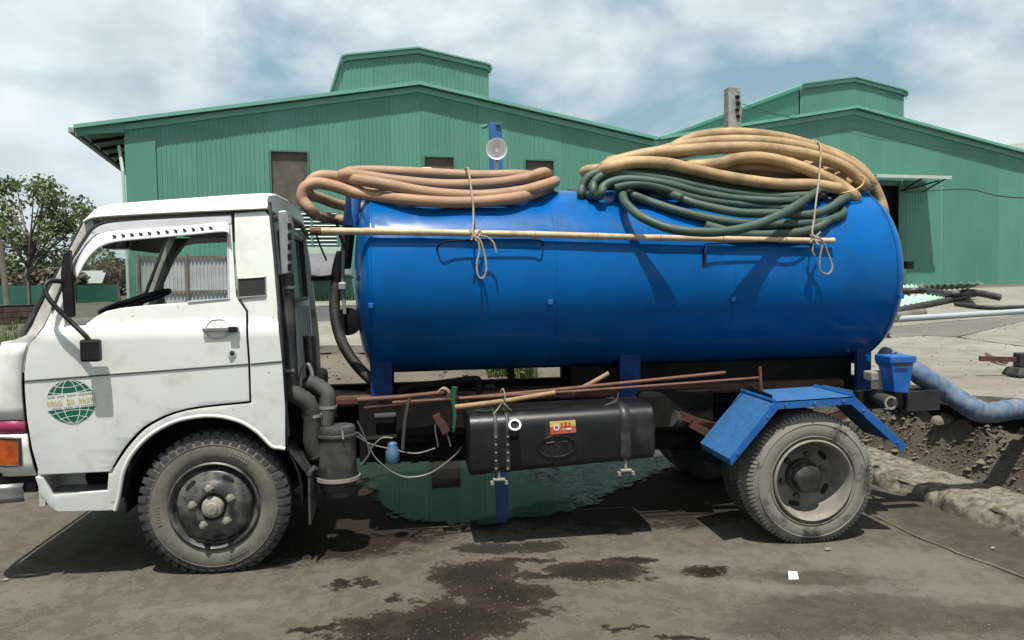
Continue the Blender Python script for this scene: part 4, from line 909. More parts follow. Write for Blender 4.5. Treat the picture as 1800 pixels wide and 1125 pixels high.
# step well behind the cut-out
s0 = PS(75, 838); s1 = PS(191, 868)
st = MB(); st.box((s0.x, -.0, s1.z-.01), (s1.x+.01, .24, s1.z+.012)); st.build('step_tread', 'alloy', TR, bevel=.004)
MB().box((s0.x-.02, .2, s1.z-.06), (s1.x+.05, .24, s0.z+.02)).build('step_back', 'whitedirty', TR); MB().box((s0.x-.03, .0, s1.z-.05), (s0.x, .22, s0.z+.03)).build('step_cheek', 'whitedirty', TR); MB().box((s1.x+.005, .0, s1.z-.05), (s1.x+.035, .22, s0.z+.03)).build('step_cheek', 'whitedirty', TR)
MB().lathe((lerp(s0.x, s1.x, .6), .19, s1.z+.05), (0, -1, 0), [(.001, .012), (.05, .012), (.06, 0), (.06, -.02)], 20).build('step_cover', 'chassis', TR)
# roof shell
rb_ = [(148, 392), (160, 386), (176, 383), (218, 380), (310, 375), (404, 371), (471, 368)]; rt_ = [(150, 384), (163, 371), (180, 363), (205, 358), (311, 350), (456, 341), (471, 349)]
B_ = crom([PS(x, y) for x, y in rb_], 4); T_ = crom([PS(x, y, .03) for x, y in rt_], 4); secs = []
for b, t in zip(B_, T_):
    yb = yside(b.z); cw = .045*sstep(-.62, -.4, t.x)
    row = [Vector((b.x, yb-.012, b.z)), Vector((b.x, yb-.022, b.z+.006)), Vector((b.x, yb-.012, b.z+.014)), Vector((lerp(b.x, t.x, .5), yb+.002, lerp(b.z, t.z, .5))), Vector((t.x, yb+.02, t.z-.012)), Vector((t.x, yb+.045, t.z)), Vector((t.x, yb+.3, t.z+cw*.7)), Vector((t.x-.03*(1-sstep(-.6, -.3, t.x)), YC, t.z+cw))]
    row += [Vector((q.x, 2*YC-q.y, q.z)) for q in row[-2::-1]]; secs.append(row)
MB().loft(secs, caps=True).build('roof', 'white', TR, smooth=35)
MB().box((B_[0].x+.15, .12, B_[0].z+.0), (B_[-1].x-.03, 1.62, B_[0].z+.015)).build('headlining', 'headliner', TR)
# windscreen and frame
wb0 = PS(42, 592, .03); wt0 = PS(150, 392, .05)
wsb = MB(); secs = []
for t in [i/8 for i in range(9)]:
    y = lerp(.03, 2*YC-.03, t); bow = .07*math.sin(math.pi*t); yt = lerp(.11, 2*YC-.11, t)
    secs.append([Vector((wb0.x-bow, y, wb0.z)), Vector((lerp(wb0.x, wt0.x, .5)-bow, (y+yt)/2, lerp(wb0.z, wt0.z, .5)+.01)), Vector((wt0.x-bow, yt, wt0.z))])
ws = wsb.loft(secs).build('windscreen', 'glass', TR, smooth=60)
rim_ = [q[0] for q in secs]+[secs[-1][1]]+[q[2] for q in secs[::-1]]+[secs[0][1]]
MB().tube(rim_, .016, 6, closed=True).build('windscreen_seal', 'rubber', ws)
MB().tube([PS(38, 590, .02), PS(60, 552, .03), PS(78, 515, .03)], .014, 6).build('wiper_arm', 'rubber', ws)
cw_ = MB(); cw_.loft([[Vector((q.x-.1, q.y, q.z-.03)), Vector((q.x+.06, q.y, q.z+.01))] for q in [s_[0] for s_ in secs]]).build('cowl', 'white', TR, solid=.02)
# far pillar seen through the window comes from the mirrored parts; inner lining
# rear wall of the cab
rx0, rx1 = PS(499, 760).x+.0, PS(470, 370).x
def RX(z): return interp([.66, 1.97], [rx0, rx1], z)
def rw(y, z, o=0): return Vector((RX(z)+o, y, z))
def rwall(name, y0, y1, z0, z1, mat, th=.02, o=0, parent=None): return MB().add([rw(y0, z0, o), rw(y1, z0, o), rw(y1, z1, o), rw(y0, z1, o)], [(0, 1, 2, 3)]).build(name, mat, parent or TR, solid=th)
WY0, WY1, WZ0, WZ1 = .42, 1.32, 1.47, 1.88
for a in ((.03, 1.71, .7, WZ0), (.13, 1.61, WZ1, 1.95), (.12, WY0, WZ0, WZ1), (WY1, 1.62, WZ0, WZ1)): rwall('rear_wall', a[0], a[1], a[2], a[3], 'doorframe', .03, -.01)
rg = rwall('rear_window', WY0, WY1, WZ0, WZ1, 'glass', 0, 0.0)
MB().tube([rw(WY0, WZ0, .01), rw(WY1, WZ0, .01), rw(WY1, WZ1, .01), rw(WY0, WZ1, .01)], .018, 6, closed=True).build('window_seal', 'rubber', rg)
for k in range(8): y = .55+k*.12; MB().beam(rw(y, .95, .01), rw(y, 1.42, .01), .05, .025, (1, 0, 0)).build('pressed_rib', 'doorframe', TR, bevel=.008)
MB().tube(crom([PS(x, y, .02) for x, y in ((473, 356), (478, 400), (485, 480), (494, 600), (499, 700), (502, 780))], 4), .013, 6).build('corner_seam', 'rubber', TR)
MB().tube([rw(.1, 1.93, .02), rw(.5, 1.99, .02), rw(1.25, 1.99, .02), rw(1.64, 1.93, .02)], .018, 6).build('rear_drip_rail', 'rubber', TR)
# cab interior
MB().box((-.95, .06, .98), (RX(1)-.03, 1.68, 1.02)).build('floor', 'interior', TR)
MB().prism([(-1.0, 1.0), (-.70, 1.0), (-.66, 1.16), (-.74, 1.25), (-.98, 1.25)], .07, 1.67).build('dashboard', 'interior', TR, bevel=.02)
for y0 in (.14, 1.02):
    se = MB().box((-.42, y0, 1.0), (.12, y0+.58, 1.16)).build('seat_cushion', 'seat', TR, bevel=.04)
    MB().prism([(.06, 1.12), (.22, 1.1), (.27, 1.42), (.19, 1.45)], y0, y0+.58).build('seat_back', 'seat', TR, bevel=.03)
swc = PS(238, 530, .36); sx = Matrix.Rotation(R(-18), 3, 'Y')
ring = [swc+sx@Vector((.19*math.cos(a), .19*math.sin(a), 0)) for a in [2*math.pi*i/28 for i in range(28)]]
swh = MB().tube(ring, .014, 8, closed=True).build('steering_wheel', 'plastic', TR, smooth=60)
MB().tube([swc+sx@Vector((0, 0, .0)), swc+sx@Vector((0, 0, -.3))], .03, 10).build('steering_column', 'plastic', TR)
for a in (.3, 2.2, 4.1): MB().beam(swc, swc+sx@Vector((.185*math.cos(a), .185*math.sin(a), 0)), .03, .014).build('spoke', 'plastic', swh)
MB().cbox(PS(212, 428, .75), (.16, .2, .07)).build('rear_view_mirror', 'plastic', TR, bevel=.012)
MB().cbox(PS(262, 425, .5), (.03, .5, .13), Matrix.Rotation(.5, 3, 'Y')).build('sun_visor', 'seat', TR, bevel=.01)
# inner dark linings: far door card, pillars
MB().box((-.9, 1.70, .98), (RX(1.1)-.04, 1.73, 1.36)).build('door_card', 'interior', TR)
MB().box((-.9, .045, 1.0), (RX(1.1)-.04, .065, 1.34)).build('door_card', 'interior', TR)
fp = [PS(x, y) for x, y in ((60, 590), (90, 545), (130, 450), (165, 392), (190, 392), (150, 440), (118, 500), (104, 560))]
MB().prism([(p.x, p.z) for p in fp], 1.60, 1.70).build('pillar_lining', 'interior', TR)
# side mirror on its bent arm
arm = [PS(118, 497, -.02), PS(100, 494, -.07), PS(84, 496, -.1), PS(79, 510, -.115), PS(92, 533, -.115), PS(125, 566, -.1), PS(150, 590, -.085), PS(159, 603, -.075)]
mir = MB().tube(crom(arm, 5), .0125, 8).build('mirror_arm', 'plastic', TR, smooth=60)
MB().cbox(PS(160, 616, -.075), (.095, .055, .115)).build('mirror_head', 'plastic', mir, bevel=.012)

# ---- wheels
def wheel(cx, y0, rad, wdt, kind, R0=.228):
    cz = rad-.014; c = Vector((cx, y0, cz)); root = MB()
    # tyre carcass profile (r, axial into +Y)
    h = rad-R0; pr = [(R0+.005, .03), (R0+.02, .008), (R0+h*.35, -.004), (R0+h*.62, -.002), (R0+h*.84, .012), (rad-.012, .03), (rad-.004, .045), (rad-.004, wdt-.045), (rad-.012, wdt-.03), (R0+h*.6, wdt+.002), (R0+.005, wdt-.03)]
    t = MB().lathe(c, (0, 1, 0), pr, 72)
    for v in t.v: v.z = max(v.z, .004)
    return t, c
def tread(c, rad, wdt, kind):
    t = MB(); n = 46 if kind == 'lug' else 92
    for i in range(n):
        a0 = 2*math.pi*i/n
        for sd in (0, 1):
            a = a0+(math.pi/n if sd else 0); u = Vector((math.cos(a), 0, math.sin(a))); tg = Vector((-math.sin(a), 0, math.cos(a)))
            if kind == 'lug':
                th = rad*2*math.pi/n*.30; pts = [(rad-.072, -.002), (rad-.03, .002), (rad+.009, .026), (rad+.009, wdt*.5)]; sl = [0, 0, .004, .028]
            else:
                th = rad*2*math.pi/n*.3; pts = [(rad-.03, .010), (rad-.008, .02), (rad+.004, .034), (rad+.004, wdt*.3)]; sl = [0, .004, .008, .02]
            rows = []
            for (r_, y), s_ in zip(pts, sl):
                yy = y if not sd else wdt-y; dr = .02
                o = c+tg*s_*(1 if not sd else -1); rows.append([o+u*r_+Vector((0, yy, 0))-tg*th, o+u*r_+Vector((0, yy, 0))+tg*th, o+u*(r_-dr)+Vector((0, yy+(0.012 if not sd else -.012), 0))+tg*th, o+u*(r_-dr)+Vector((0, yy+(.012 if not sd else -.012), 0))-tg*th])
            t.loft(rows, closed=True, caps=True)
    if kind == 'lug': t.lathe(c, (0, 1, 0), [(rad-.002, wdt*.47), (rad+.008, wdt*.47), (rad+.008, wdt*.53), (rad-.002, wdt*.53)], 72)
    else:
        for k in (.36, .5, .64): t.lathe(c, (0, 1, 0), [(rad-.006, wdt*(k-.05)), (rad+.004, wdt*(k-.05)), (rad+.004, wdt*(k+.05)), (rad-.006, wdt*(k+.05))], 72)
    for v in t.v: v.z = max(v.z, .003)
    return t
def arcslot(mb, c, r, a, w_, h_, y, n=8):   # flat oval, long side tangential
    u = Vector((math.cos(a), 0, math.sin(a))); tg = Vector((-math.sin(a), 0, math.cos(a))); o = c+u*r+Vector((0, y, 0)); ring = []
    for k in range(16):
        t = 2*math.pi*k/16; cc_ = math.copysign(abs(math.cos(t))**.6, math.cos(t)); ring.append(o+tg*w_*cc_+u*h_*math.sin(t))
    back = [p+Vector((0, .02, 0)) for p in ring]; mb.add(ring+back, [tuple(range(16))]+[(i, (i+1) % 16, (i+1) % 16+16, i+16) for i in range(16)])
# front near wheel
def front_wheel(far=False):
    y0 = .0; RAD = .392; t, c = wheel(.02, y0, RAD, .2, 'lug'); ty = t.build('wheel', 'tyre', TR, smooth=50)
    td = tread(c, RAD, .2, 'lug').build('tread', 'tyretread', ty)
    # sidewall ridges
    MB().tube([c+Vector((.335*math.cos(a), -.002, .335*math.sin(a))) for a in [2*math.pi*i/60 for i in range(60)]], .003, 5, closed=True).build('sidewall_ring', 'tyre', ty)
    let = MB()
    for a0 in (R(52), R(178), R(285)):
        for k in range(7):
            a = a0+k*.055; u = Vector((math.cos(a), 0, math.sin(a))); o = c+u*.295; let.cbox(o+Vector((0, -.004, 0)), (.012, .006, .022), Matrix.Rotation(-a+math.pi/2, 3, 'Y'))
    let.build('sidewall_lettering', 'tyre', ty)
    rm = MB().lathe(c, (0, 1, 0), [(.236, .03), (.24, -.002), (.232, -.008), (.224, .0), (.216, .03), (.206, .036), (.196, .012), (.184, .002), (.15, -.006), (.138, -.012), (.118, -.028), (.09, -.033), (.078, -.03), (.066, -.008), (.062, .01), (.001, .01)], 60).build('rim', 'rim', ty, smooth=40)
    hb = MB().lathe(c, (0, 1, 0), [(.058, .01), (.058, -.03), (.05, -.05), (.034, -.056), (.03, -.066), (.001, -.07)], 24).build('hub_cap', 'hub', ty, smooth=40)
    nut = None
    for k in range(5):
        a = R(90+72*k+8); p = c+Vector((.105*math.cos(a), -.033, .105*math.sin(a)))
        if nut is None: nut = MB().lathe(p, (0, -1, 0), [(.024, -.01), (.024, .006), (.016, .01), (.016, .028), (.008, .03), (.008, .036), (.001, .036)], 6).build('wheel_nut', 'rimdust', ty, origin=p)
        else: copyobj(nut, ty, p)
        sl_ = MB(); a2 = a+R(36); arcslot(sl_, c, .168, a2, .034, .0105, -.0065); sl_.build('rim_slot', 'dark', ty)
    return ty
front_wheel()
def rear_wheel():
    RAD = .388; y0 = -.1; cx = P(1430, 840, Y=-.1).x; t, c = wheel(cx, y0, RAD, .21, 'rib'); ty = t.build('wheel', 'tyredust', TR, smooth=50)
    tread(c, RAD, .21, 'rib').build('tread', 'treadlight', ty)
    for rr_ in (.335, .262): MB().tube([c+Vector((rr_*math.cos(a), -.001, rr_*math.sin(a))) for a in [2*math.pi*i/60 for i in range(60)]], .004, 5, closed=True).build('sidewall_ring', 'tyredust', ty)
    rm = MB().lathe(c, (0, 1, 0), [(.236, .03), (.243, -.004), (.234, -.012), (.226, -.004), (.219, .02), (.213, .06), (.206, .12), (.196, .15), (.17, .158), (.12, .15), (.1, .146), (.001, .146)], 60).build('rim', 'rimdust', ty, smooth=40)
    MB().lathe(c, (0, 1, 0), [(.105, .15), (.1, .11), (.09, .10), (.088, .06), (.078, .045), (.05, .04), (.001, .04)], 28).build('hub', 'rim', ty, smooth=40)
    nut = None
    for k in range(6):
        a = R(60*k+15); p = c+Vector((.128*math.cos(a), .145, .128*math.sin(a)))
        if nut is None: nut = MB().lathe(p, (0, -1, 0), [(.018, -.01), (.018, .02), (.009, .024), (.001, .03)], 6).build('wheel_nut', 'rim', ty, origin=p)
        else: copyobj(nut, ty, p)
    for k in range(5):
        sl_ = MB(); arcslot(sl_, c, .178, R(40+72*k), .036, .016, .15); sl_.build('rim_slot', 'dark', ty)
    t2, c2_ = wheel(cx, .15, RAD, .2, 'rib'); i2 = t2.build('wheel', 'tyre', TR, smooth=50); tread(c2_, RAD, .2, 'rib').build('tread', 'tyretread', i2)
    for y_ in (1.4, 1.64): t3, c3 = wheel(cx, y_, RAD, .2, 'rib'); t3.lathe(c3, (0, 1, 0), [(.23, .05), (.2, .1), (.001, .1)], 30); o = t3.build('wheel', 'tyretread', TR, smooth=50)
    t4, c4_ = wheel(.02, 1.54, .392, .2, 'lug'); t4.lathe(c4_, (0, 1, 0), [(.23, .05), (.2, .1), (.001, .1)], 30); t4.build('wheel', 'tyretread', TR, smooth=50)
    MB().cyl((cx, .1, .38), (cx, 1.64, .38), .06, 16).build('rear_axle', 'chassis', TR); MB().lathe((cx, .87, .38), (1, 0, 0), [(.001, -.2), (.12, -.14), (.17, 0), (.12, .14), (.001, .2)], 24).build('differential', 'chassis', TR, smooth=50)
    MB().cyl((.02, .1, .38), (.02, 1.6, .38), .05, 14).build('front_axle', 'chassis', TR)
    return cx
RCX = rear_wheel()
# inner arch and engine mass under the cab
MB().box((-.62, .26, .42), (.5, 1.48, .96)).build('engine_bay', 'chassis', TR, bevel=.03)
MB().loft([[Vector((.02+.47*math.cos(a), y, .40+.50*math.sin(a))) for a in [R(-5+i*10) for i in range(20)]] for y in (.02, .3)]).build('wheel_arch_liner', 'chassis', TR, solid=.01)

# ---- chassis
for y in (.66, 1.1):
    MB().box((.3, y, .72), (4.2, y+.07, .875)).build('chassis_rail', 'chassis', TR, bevel=.006)
rr0 = P(588, 690, Y=.6)
MB().box((rr0.x, .585, .80), (4.0, .655, .868)).build('side_rail', 'rust', TR, bevel=.02)
for x in (.8, 1.6, 2.4, 3.2, 4.1): MB().box((x, .735, .74), (x+.07, 1.1, .85)).build('cross_member', 'chassis', TR)
MB().cyl((.5, .83, .6), (3.2, .83, .42), .05, 14).build('drive_shaft', 'chassis', TR); MB().prism([(.5, .45), (1.25, .55), (1.25, .8), (.5, .86)], .74, 1.08).build('gearbox', 'chassis', TR, bevel=.04)
MB().prism([(1.0, .62), (1.42, .62), (1.42, .86), (1.0, .86)], .42, .7).build('pump_box', 'chassis', TR, bevel=.02)
MB().box((2.15, .68, .86), (4.1, .76, 1.0)).build('subframe', 'chassis', TR); MB().box((2.15, 1.05, .86), (4.1, 1.13, 1.0)).build('subframe', 'chassis', TR)
bx0, bx1 = P(632, 800, Y=.52).x, P(828, 800, Y=.52).x
MB().prism([(bx0, .46), (bx1, .44), (bx1, .86), (bx0, .86)], .52, .8).build('underside_filler', 'chassis', TR, bevel=.015)  # dark mass added to fill the gap under the truck with black
for k in range(7):
    xx = lerp(bx0+.03, bx1-.04, k/6); MB().beam((xx, .508, .45), (xx+random.uniform(-.02, .02), .508, random.uniform(.7, .85)), .03+.02*(k % 2), .012, (0, 1, 0)).build('box_rib', 'chassis', TR)
MB().cyl((bx0+.05, .47, .60), (bx1-.1, .47, .62), .035, 12).build('air_pipe', 'chassis', TR); MB().cyl((bx0+.1, .48, .75), (bx1+.3, .48, .77), .022, 10).build('air_pipe', 'hoseblack', TR)
MB().lathe((2.75, .95, .42), (0, 0, 1), [(.12, 0), (.34, .02), (.38, .08), (.36, .17), (.2, .18), (.12, .1)], 32).build('underside_filler_disc', 'chassis', TR, smooth=50)  # flat dark disc added to blacken the view under the truck
MB().box((2.55, .5, .58), (3.05, .64, .84)).build('underside_filler_block', 'chassis', TR, bevel=.03); MB().cyl((.55, .95, .45), (2.3, .9, .5), .055, 14).build('exhaust_pipe', 'chassis', TR)  # dark block added to blacken the underside, then the exhaust pipe
MB().cyl((2.2, .75, .55), (2.2, 1.15, .55), .12, 18).build('air_tank', 'chassis', TR)
for k in range(4): MB().loft([[Vector((RCX-.6+1.2*t, y, .56+.14*abs(2*t-1)**2-k*.014)) for t in [i/10 for i in range(11)]] for y in (.47, .54)]).build('leaf_spring', 'rust', TR, solid=.012)
MB().cyl(P(1180, 735, Y=.5), P(1225, 742, Y=.62), .055, 16).build('brake_pipe_end', 'filter', TR); MB().beam(P(1215, 745, Y=.45), P(1260, 770, Y=.45), .06, .05).build('spring_hanger', 'rust', TR)

# ---- blue tank
TC = Vector((0, .9, 1.572)); TRAD = .595; TX0, TX1 = P(649, 500, Y=.305).x, P(1582, 480, Y=.305).x
prof = [(.001, TX0-.115), (.15, TX0-.112), (.3, TX0-.1), (.42, TX0-.078), (.5, TX0-.055), (.56, TX0-.025), (TRAD-.006, TX0-.004), (TRAD, TX0+.012), (TRAD, TX0+.05)]
for i in range(1, 10): prof.append((TRAD, lerp(TX0, TX1, i/10)))
prof += [(TRAD, TX1-.02), (TRAD-.006, TX1+.01), (.56, TX1+.05), (.5, TX1+.082), (.42, TX1+.107), (.3, TX1+.13), (.15, TX1+.143), (.001, TX1+.146)]
tank = MB().lathe((0, TC.y, TC.z), (1, 0, 0), prof, 96).build('tank', 'blue', TR, smooth=60)
for x in (TX0+.012, TX1-.01, lerp(TX0, TX1, .335), lerp(TX0, TX1, .67)): MB().tube([Vector((x, TC.y+(TRAD+.0005)*math.cos(a), TC.z+(TRAD+.0005)*math.sin(a))) for a in [2*math.pi*i/80 for i in range(80)]], .0018 if x < TX1-.3 and x > TX0+.3 else .005, 6, closed=True).build('weld_seam', 'blue', tank)
def TK(px, py, off=0.0, Ydef=.6):
    d = ray(px, py); r_ = TRAD+off; oy, oz = CAM.y-TC.y, CAM.z-TC.z; a = d.y*d.y+d.z*d.z; b = 2*(oy*d.y+oz*d.z); c = oy*oy+oz*oz-r_*r_; D = b*b-4*a*c
    if D < 0: return P(px, py, Y=Ydef)
    return CAM+d*((-b-math.sqrt(D))/(2*a))
bk = None
for x, y in ((652, 537), (967, 531), (1288, 526), (1583, 521)):
    p = TK(x, y, .01)
    if bk is None: bk = MB().cbox(p, (.03, .035, .03)).build('tank_lug', 'bluebox', tank, bevel=.003, origin=p)
    else: copyobj(bk, tank, p)
for pts in ([(768, 438), (775, 428), (800, 423), (860, 421), (930, 421), (950, 423), (955, 430)], [(1237, 462), (1238, 432), (1260, 428), (1330, 426), (1400, 428), (1432, 432)]):
    q = [TK(*pts[0], .0)]+[TK(a, b, .07) for a, b in pts[1:-1]]+[TK(*pts[-1], .0)]
    MB().tube(crom(q, 4), .006, 8).build('grab_rail', 'chassis', tank, smooth=60)
hk = MB().tube([TK(1240, 432, .05), TK(1240, 464, .0)], .009, 6).build('rail_stay', 'bluebox', tank)
# saddle legs
for (xa, xb) in ((652, 690), (1090, 1126), (1505, 1530)):
    a = P(xa, 700, Y=.58).x; b = P(xb, 700, Y=.58).x
    for y in (.57, 1.22): MB().box((a, y, .78), (b, y+.04, 1.16 if y < 1 else 1.2)).build('saddle_leg', 'blueshaded', tank, bevel=.004)
    MB().box((a+.04, .62, .96), (b-.04, 1.22, 1.02)).build('saddle_beam', 'chassis', tank)
# tank front fittings
fx = TX0
ah = [P(x, y, Y=Y) for x, y, Y in ((600, 445, .9), (592, 480, .85), (588, 540, .8), (597, 590, .75), (618, 630, .7), (650, 665, .65), (690, 690, .62))]
MB().tube(crom(ah, 6), .035, 10).build('suction_pipe', 'hoseblack', tank, smooth=60)
MB().tube([P(617, 380, Y=.95), P(612, 420, Y=.95), P(606, 470, Y=.9)], .04, 10).build('vent_pipe', 'hoseblack', tank); MB().tube([P(604, 440, Y=.8), P(602, 500, Y=.8), P(606, 552, Y=.78)], .012, 8).build('valve_rod', 'alloy', tank)
MB().cbox(P(602, 503, Y=.78), (.05, .05, .05)).build('valve_nut', 'alloy', tank, bevel=.008); MB().lathe(P(612, 565, Y=.85), (0, -1, 0), [(.09, 0), (.09, .03), (.05, .035), (.001, .04)], 20).build('flange', 'chassis', tank, smooth=40)
MB().cyl(P(615, 400, Y=.85), P(622, 345, Y=.9), .05, 14).build('fill_neck', 'bluebox', tank); MB().beam(P(548, 490, Y=.75), P(600, 488, Y=.85), .03, .03).build('stay_bar', 'chassis', tank)
MB().tube(crom([P(556, 412, Y=.35), P(562, 430, Y=.36), P(574, 458, Y=.37)], 3), .006, 6).build('hanging_cord', 'hoseblack', tank)
MB().tube(crom([P(590, 385, Y=.8), P(600, 420, Y=.8), P(612, 452, Y=.8)], 3), .01, 6).build('drain_cord', 'hoseblack', tank)
# white breather cap peeping above the brown coil
bc = MB().lathe(P(748, 304, Y=.95), (1, 0, .0), [(.001, -.1), (.02, -.09), (.035, -.05), (.038, 0), (.038, .03), (.03, .05), (.001, .06)], 20).build('manhole_fitting', 'visor', tank, smooth=40)

# work lamp on its bracket
lc = P(873, 262, Y=.95); aim = (CAM-lc).normalized(); aim.z += .05
lm = MB().lathe(lc, aim, [(.068, .045), (.071, .048), (.067, .03), (.055, .0), (.035, -.028), (.012, -.04), (.001, -.041)], 40).build('work_lamp', 'alu', TR, smooth=60)
MB().lathe(lc, aim, [(.001, .028), (.014, .022), (.02, .008), (.016, -.01), (.012, -.03)], 16).build('bulb', 'bulb', lm, smooth=60)
MB().lathe(lc, aim, [(.072, .044), (.066, .02), (.05, -.03), (.03, -.06), (.001, -.07)], 30).build('lamp_shell', 'alloy', lm, smooth=60)
MB().cyl((lc.x, lc.y+.02, lc.z-.25), (lc.x, lc.y+.02, lc.z-.05), .014, 10).build('lamp_stem', 'alloy', lm); MB().cyl((lc.x, lc.y+.02, lc.z-.25), (lc.x, lc.y+.02, lc.z-.17), .03, 12).build('lamp_base', 'plastic', lm)

# ---- fuel tank
FY = .1; a = P(823, 732, Y=FY); b = P(1152, 712, Y=FY); c_ = P(830, 838, Y=FY); d_ = P(1156, 806, Y=FY)
x0, x1 = a.x, b.x; ht = .35; rc = .085
def fsec(x, z0, z1, ins=0):
    o = []
    y0, y1 = FY+ins, FY+.46-ins; z0 += ins; z1 -= ins
    for (cy_, cz_, a0) in ((y0+rc, z1-rc, 90), (y0+.04, z0+.04, 180), (y1-.04, z0+.04, 270), (y1-rc, z1-rc, 0)):
        r_ = rc if cz_ > (z0+z1)/2 else .04
        for k in range(7): t = R(a0+k*15); o.append(Vector((x, cy_+r_*math.cos(t), cz_+r_*math.sin(t))))
    return o
zl0, zl1, zr0_, zr1_ = c_.z, a.z, d_.z, b.z
secs = [fsec(x0, zl0, zl1, .015), fsec(x0+.012, zl0, zl1, 0)]+[fsec(lerp(x0, x1, t), lerp(zl0, zr0_, t), lerp(zl1, zr1_, t)) for t in (.1, .3, .5, .7, .9)]+[fsec(x1-.012, zr0_, zr1_), fsec(x1, zr0_, zr1_, .015)]
ft = MB().loft(secs, closed=True, caps=True).build('fuel_tank', 'tankblack', TR, smooth=35)
for px in (872, 893, 1100): 
    t = (P(px, 780, Y=FY).x-x0)/(x1-x0); s_ = fsec(lerp(x0, x1, t), lerp(zl0, zr0_, t), lerp(zl1, zr1_, t)); sec = [Vector((q.x, lerp(FY+.23, q.y, 1.012), q.z+(.004 if q.z > .6 else -.004))) for q in s_]
    w_ = .012 if px < 1000 else .03
    MB().loft([[q+Vector((-w_, 0, 0)) for q in sec], [q+Vector((w_, 0, 0)) for q in sec]], closed=True).build('tank_strap', 'black', ft, smooth=40, solid=.003)
    if px < 1000:
        bo = None
        for k in range(5):
            p = P(px, 768+k*14, Y=FY-.008)
            if bo is None: bo = MB().lathe(p, (0, -1, 0), [(.006, -.004), (.006, .003), (.001, .004)], 8).build('rivet', 'hub', ft, origin=p)
            else: copyobj(bo, ft, p)
for (x, y) in ((877, 842), (1100, 826)):
    p = P(x, y, Y=FY+.02); MB().cbox(p, (.07, .05, .012)).build('strap_foot', 'hub', ft, bevel=.003); MB().cyl(p+Vector((0, 0, -.005)), p+Vector((0, 0, .06)), .009, 8).build('strap_bolt', 'hub', ft); MB().cbox(p+Vector((-.04, 0, -.02)), (.02, .03, .02)).build('strap_nut', 'hub', ft); MB().cbox(p+Vector((.04, 0, -.02)), (.02, .03, .02)).build('strap_nut', 'hub', ft)
nk0, nk1 = P(903, 768, Y=FY+.03), P(905, 747, Y=FY-.09)
fn_ = MB().tube([nk0, nk1], [.03, .034], 18, caps=False).build('filler_neck', 'black', ft, smooth=40, solid=.004); ax_ = (nk1-nk0).normalized()
MB().lathe(nk1, ax_, [(.026, -.005), (.026, .004), (.036, .004), (.036, -.005)], 20, closed=True).build('filler_rim', 'visor', ft); MB().lathe(nk1, ax_, [(.027, -.01), (.001, -.012)], 18).build('filler_hole', 'dark', ft)
# oval emblem
ec = P(979, 785, Y=FY-.004)
def EL(t, k=1): return Vector((ec.x+.113*k*math.cos(t), FY-.003, ec.z+.062*k*math.sin(t)+.02*k*math.cos(t)*.1))
em = MB().tube([EL(2*math.pi*i/48) for i in range(48)], .007, 6, closed=True).build('oval_emblem', 'tankblack', TR, smooth=60)
for st_ in ([(-.06, -.025), (-.06, .012)], [(-.06, .022), (-.015, .027)], [(-.012, -.03), (-.012, .016)], [(.015, -.028), (.03, .02)], [(.03, .028), (.06, .026)], [(.055, -.02), (.055, .012)]): MB().tube([ec+Vector((q[0], .001, q[1])) for q in st_], .006, 6).build('raised_stroke', 'tankblack', em)
# warning sticker
q = [P(x, y, Y=FY-.004) for x, y in ((966, 741), (1011, 738), (1013, 760), (968, 764))]
stk = MB().add([q[0].lerp(q[3], .45), q[1].lerp(q[2], .45), q[2], q[3]], [(0, 1, 2, 3)]).build('sticker', 'stickred', TR, solid=.001)
MB().add([q[0], q[1], q[1].lerp(q[2], .44), q[0].lerp(q[3], .44)], [(0, 1, 2, 3)]).build('sticker_top', 'stickyellow', stk, solid=.001)
MB().lathe(q[0].lerp(q[2], .25)+Vector((0, -.002, -.02)), (0, -1, 0), [(.011, 0), (.011, .001), (.018, .001), (.018, 0)], 16, closed=True).build('sticker_roundel', 'decalwhite', stk)
for (u0, v0, u1, v1, mt) in ((.42, .16, .5, .36, 'stickred'), (.56, .12, .66, .4, 'stickred'), (.72, .14, .8, .36, 'stickred'), (.46, .6, .54, .74, 'stickyellow'), (.6, .6, .82, .74, 'decalwhite')):
    f_ = lambda u, v: q[0].lerp(q[1], u).lerp(q[3].lerp(q[2], u), v)+Vector((0, -.003, 0)); MB().add([f_(u0, v0), f_(u1, v0), f_(u1, v1), f_(u0, v1)], [(0, 1, 2, 3)]).build('sticker_mark', mt, stk)

# ---- air cleaner, snorkel and ducts
ac = P(593, 800, Y=.22); zt_a, zb_a = P(593, 748, Y=.22).z, P(593, 872, Y=.22).z; hh = zt_a-zb_a
pr = [(.001, 1), (.1, 1), (.106, .97), (.106, .9), (.112, .89), (.112, .86), (.107, .85), (.109, .3), (.122, .28), (.122, .23), (.11, .22), (.1, .12), (.085, .1), (.085, .02), (.001, 0)]
acl = MB().lathe((ac.x, ac.y, zb_a), (0, 0, 1), [(r_, h_*hh) for r_, h_ in pr], 36).build('air_cleaner', 'filter', TR, smooth=35)
MB().lathe((ac.x, ac.y, zb_a), (0, 0, 1), [(.123, .25*hh), (.129, .25*hh), (.129, .3*hh), (.123, .3*hh)], 36, closed=True).build('clamp_band', 'hub', acl); MB().lathe((ac.x, ac.y, zb_a), (0, 0, 1), [(.107, .86*hh), (.115, .86*hh), (.115, .89*hh), (.107, .89*hh)], 36, closed=True).build('clamp_band', 'ducting', acl)
MB().beam((ac.x+.04, ac.y-.106, zt_a-.01), (ac.x+.045, ac.y-.112, zt_a-.06), .008, .006).build('clip', 'hub', acl); MB().cbox((ac.x-.125, ac.y-.03, lerp(zb_a, zt_a, .58)), (.05, .04, .03)).build('bracket', 'ducting', acl, bevel=.008)
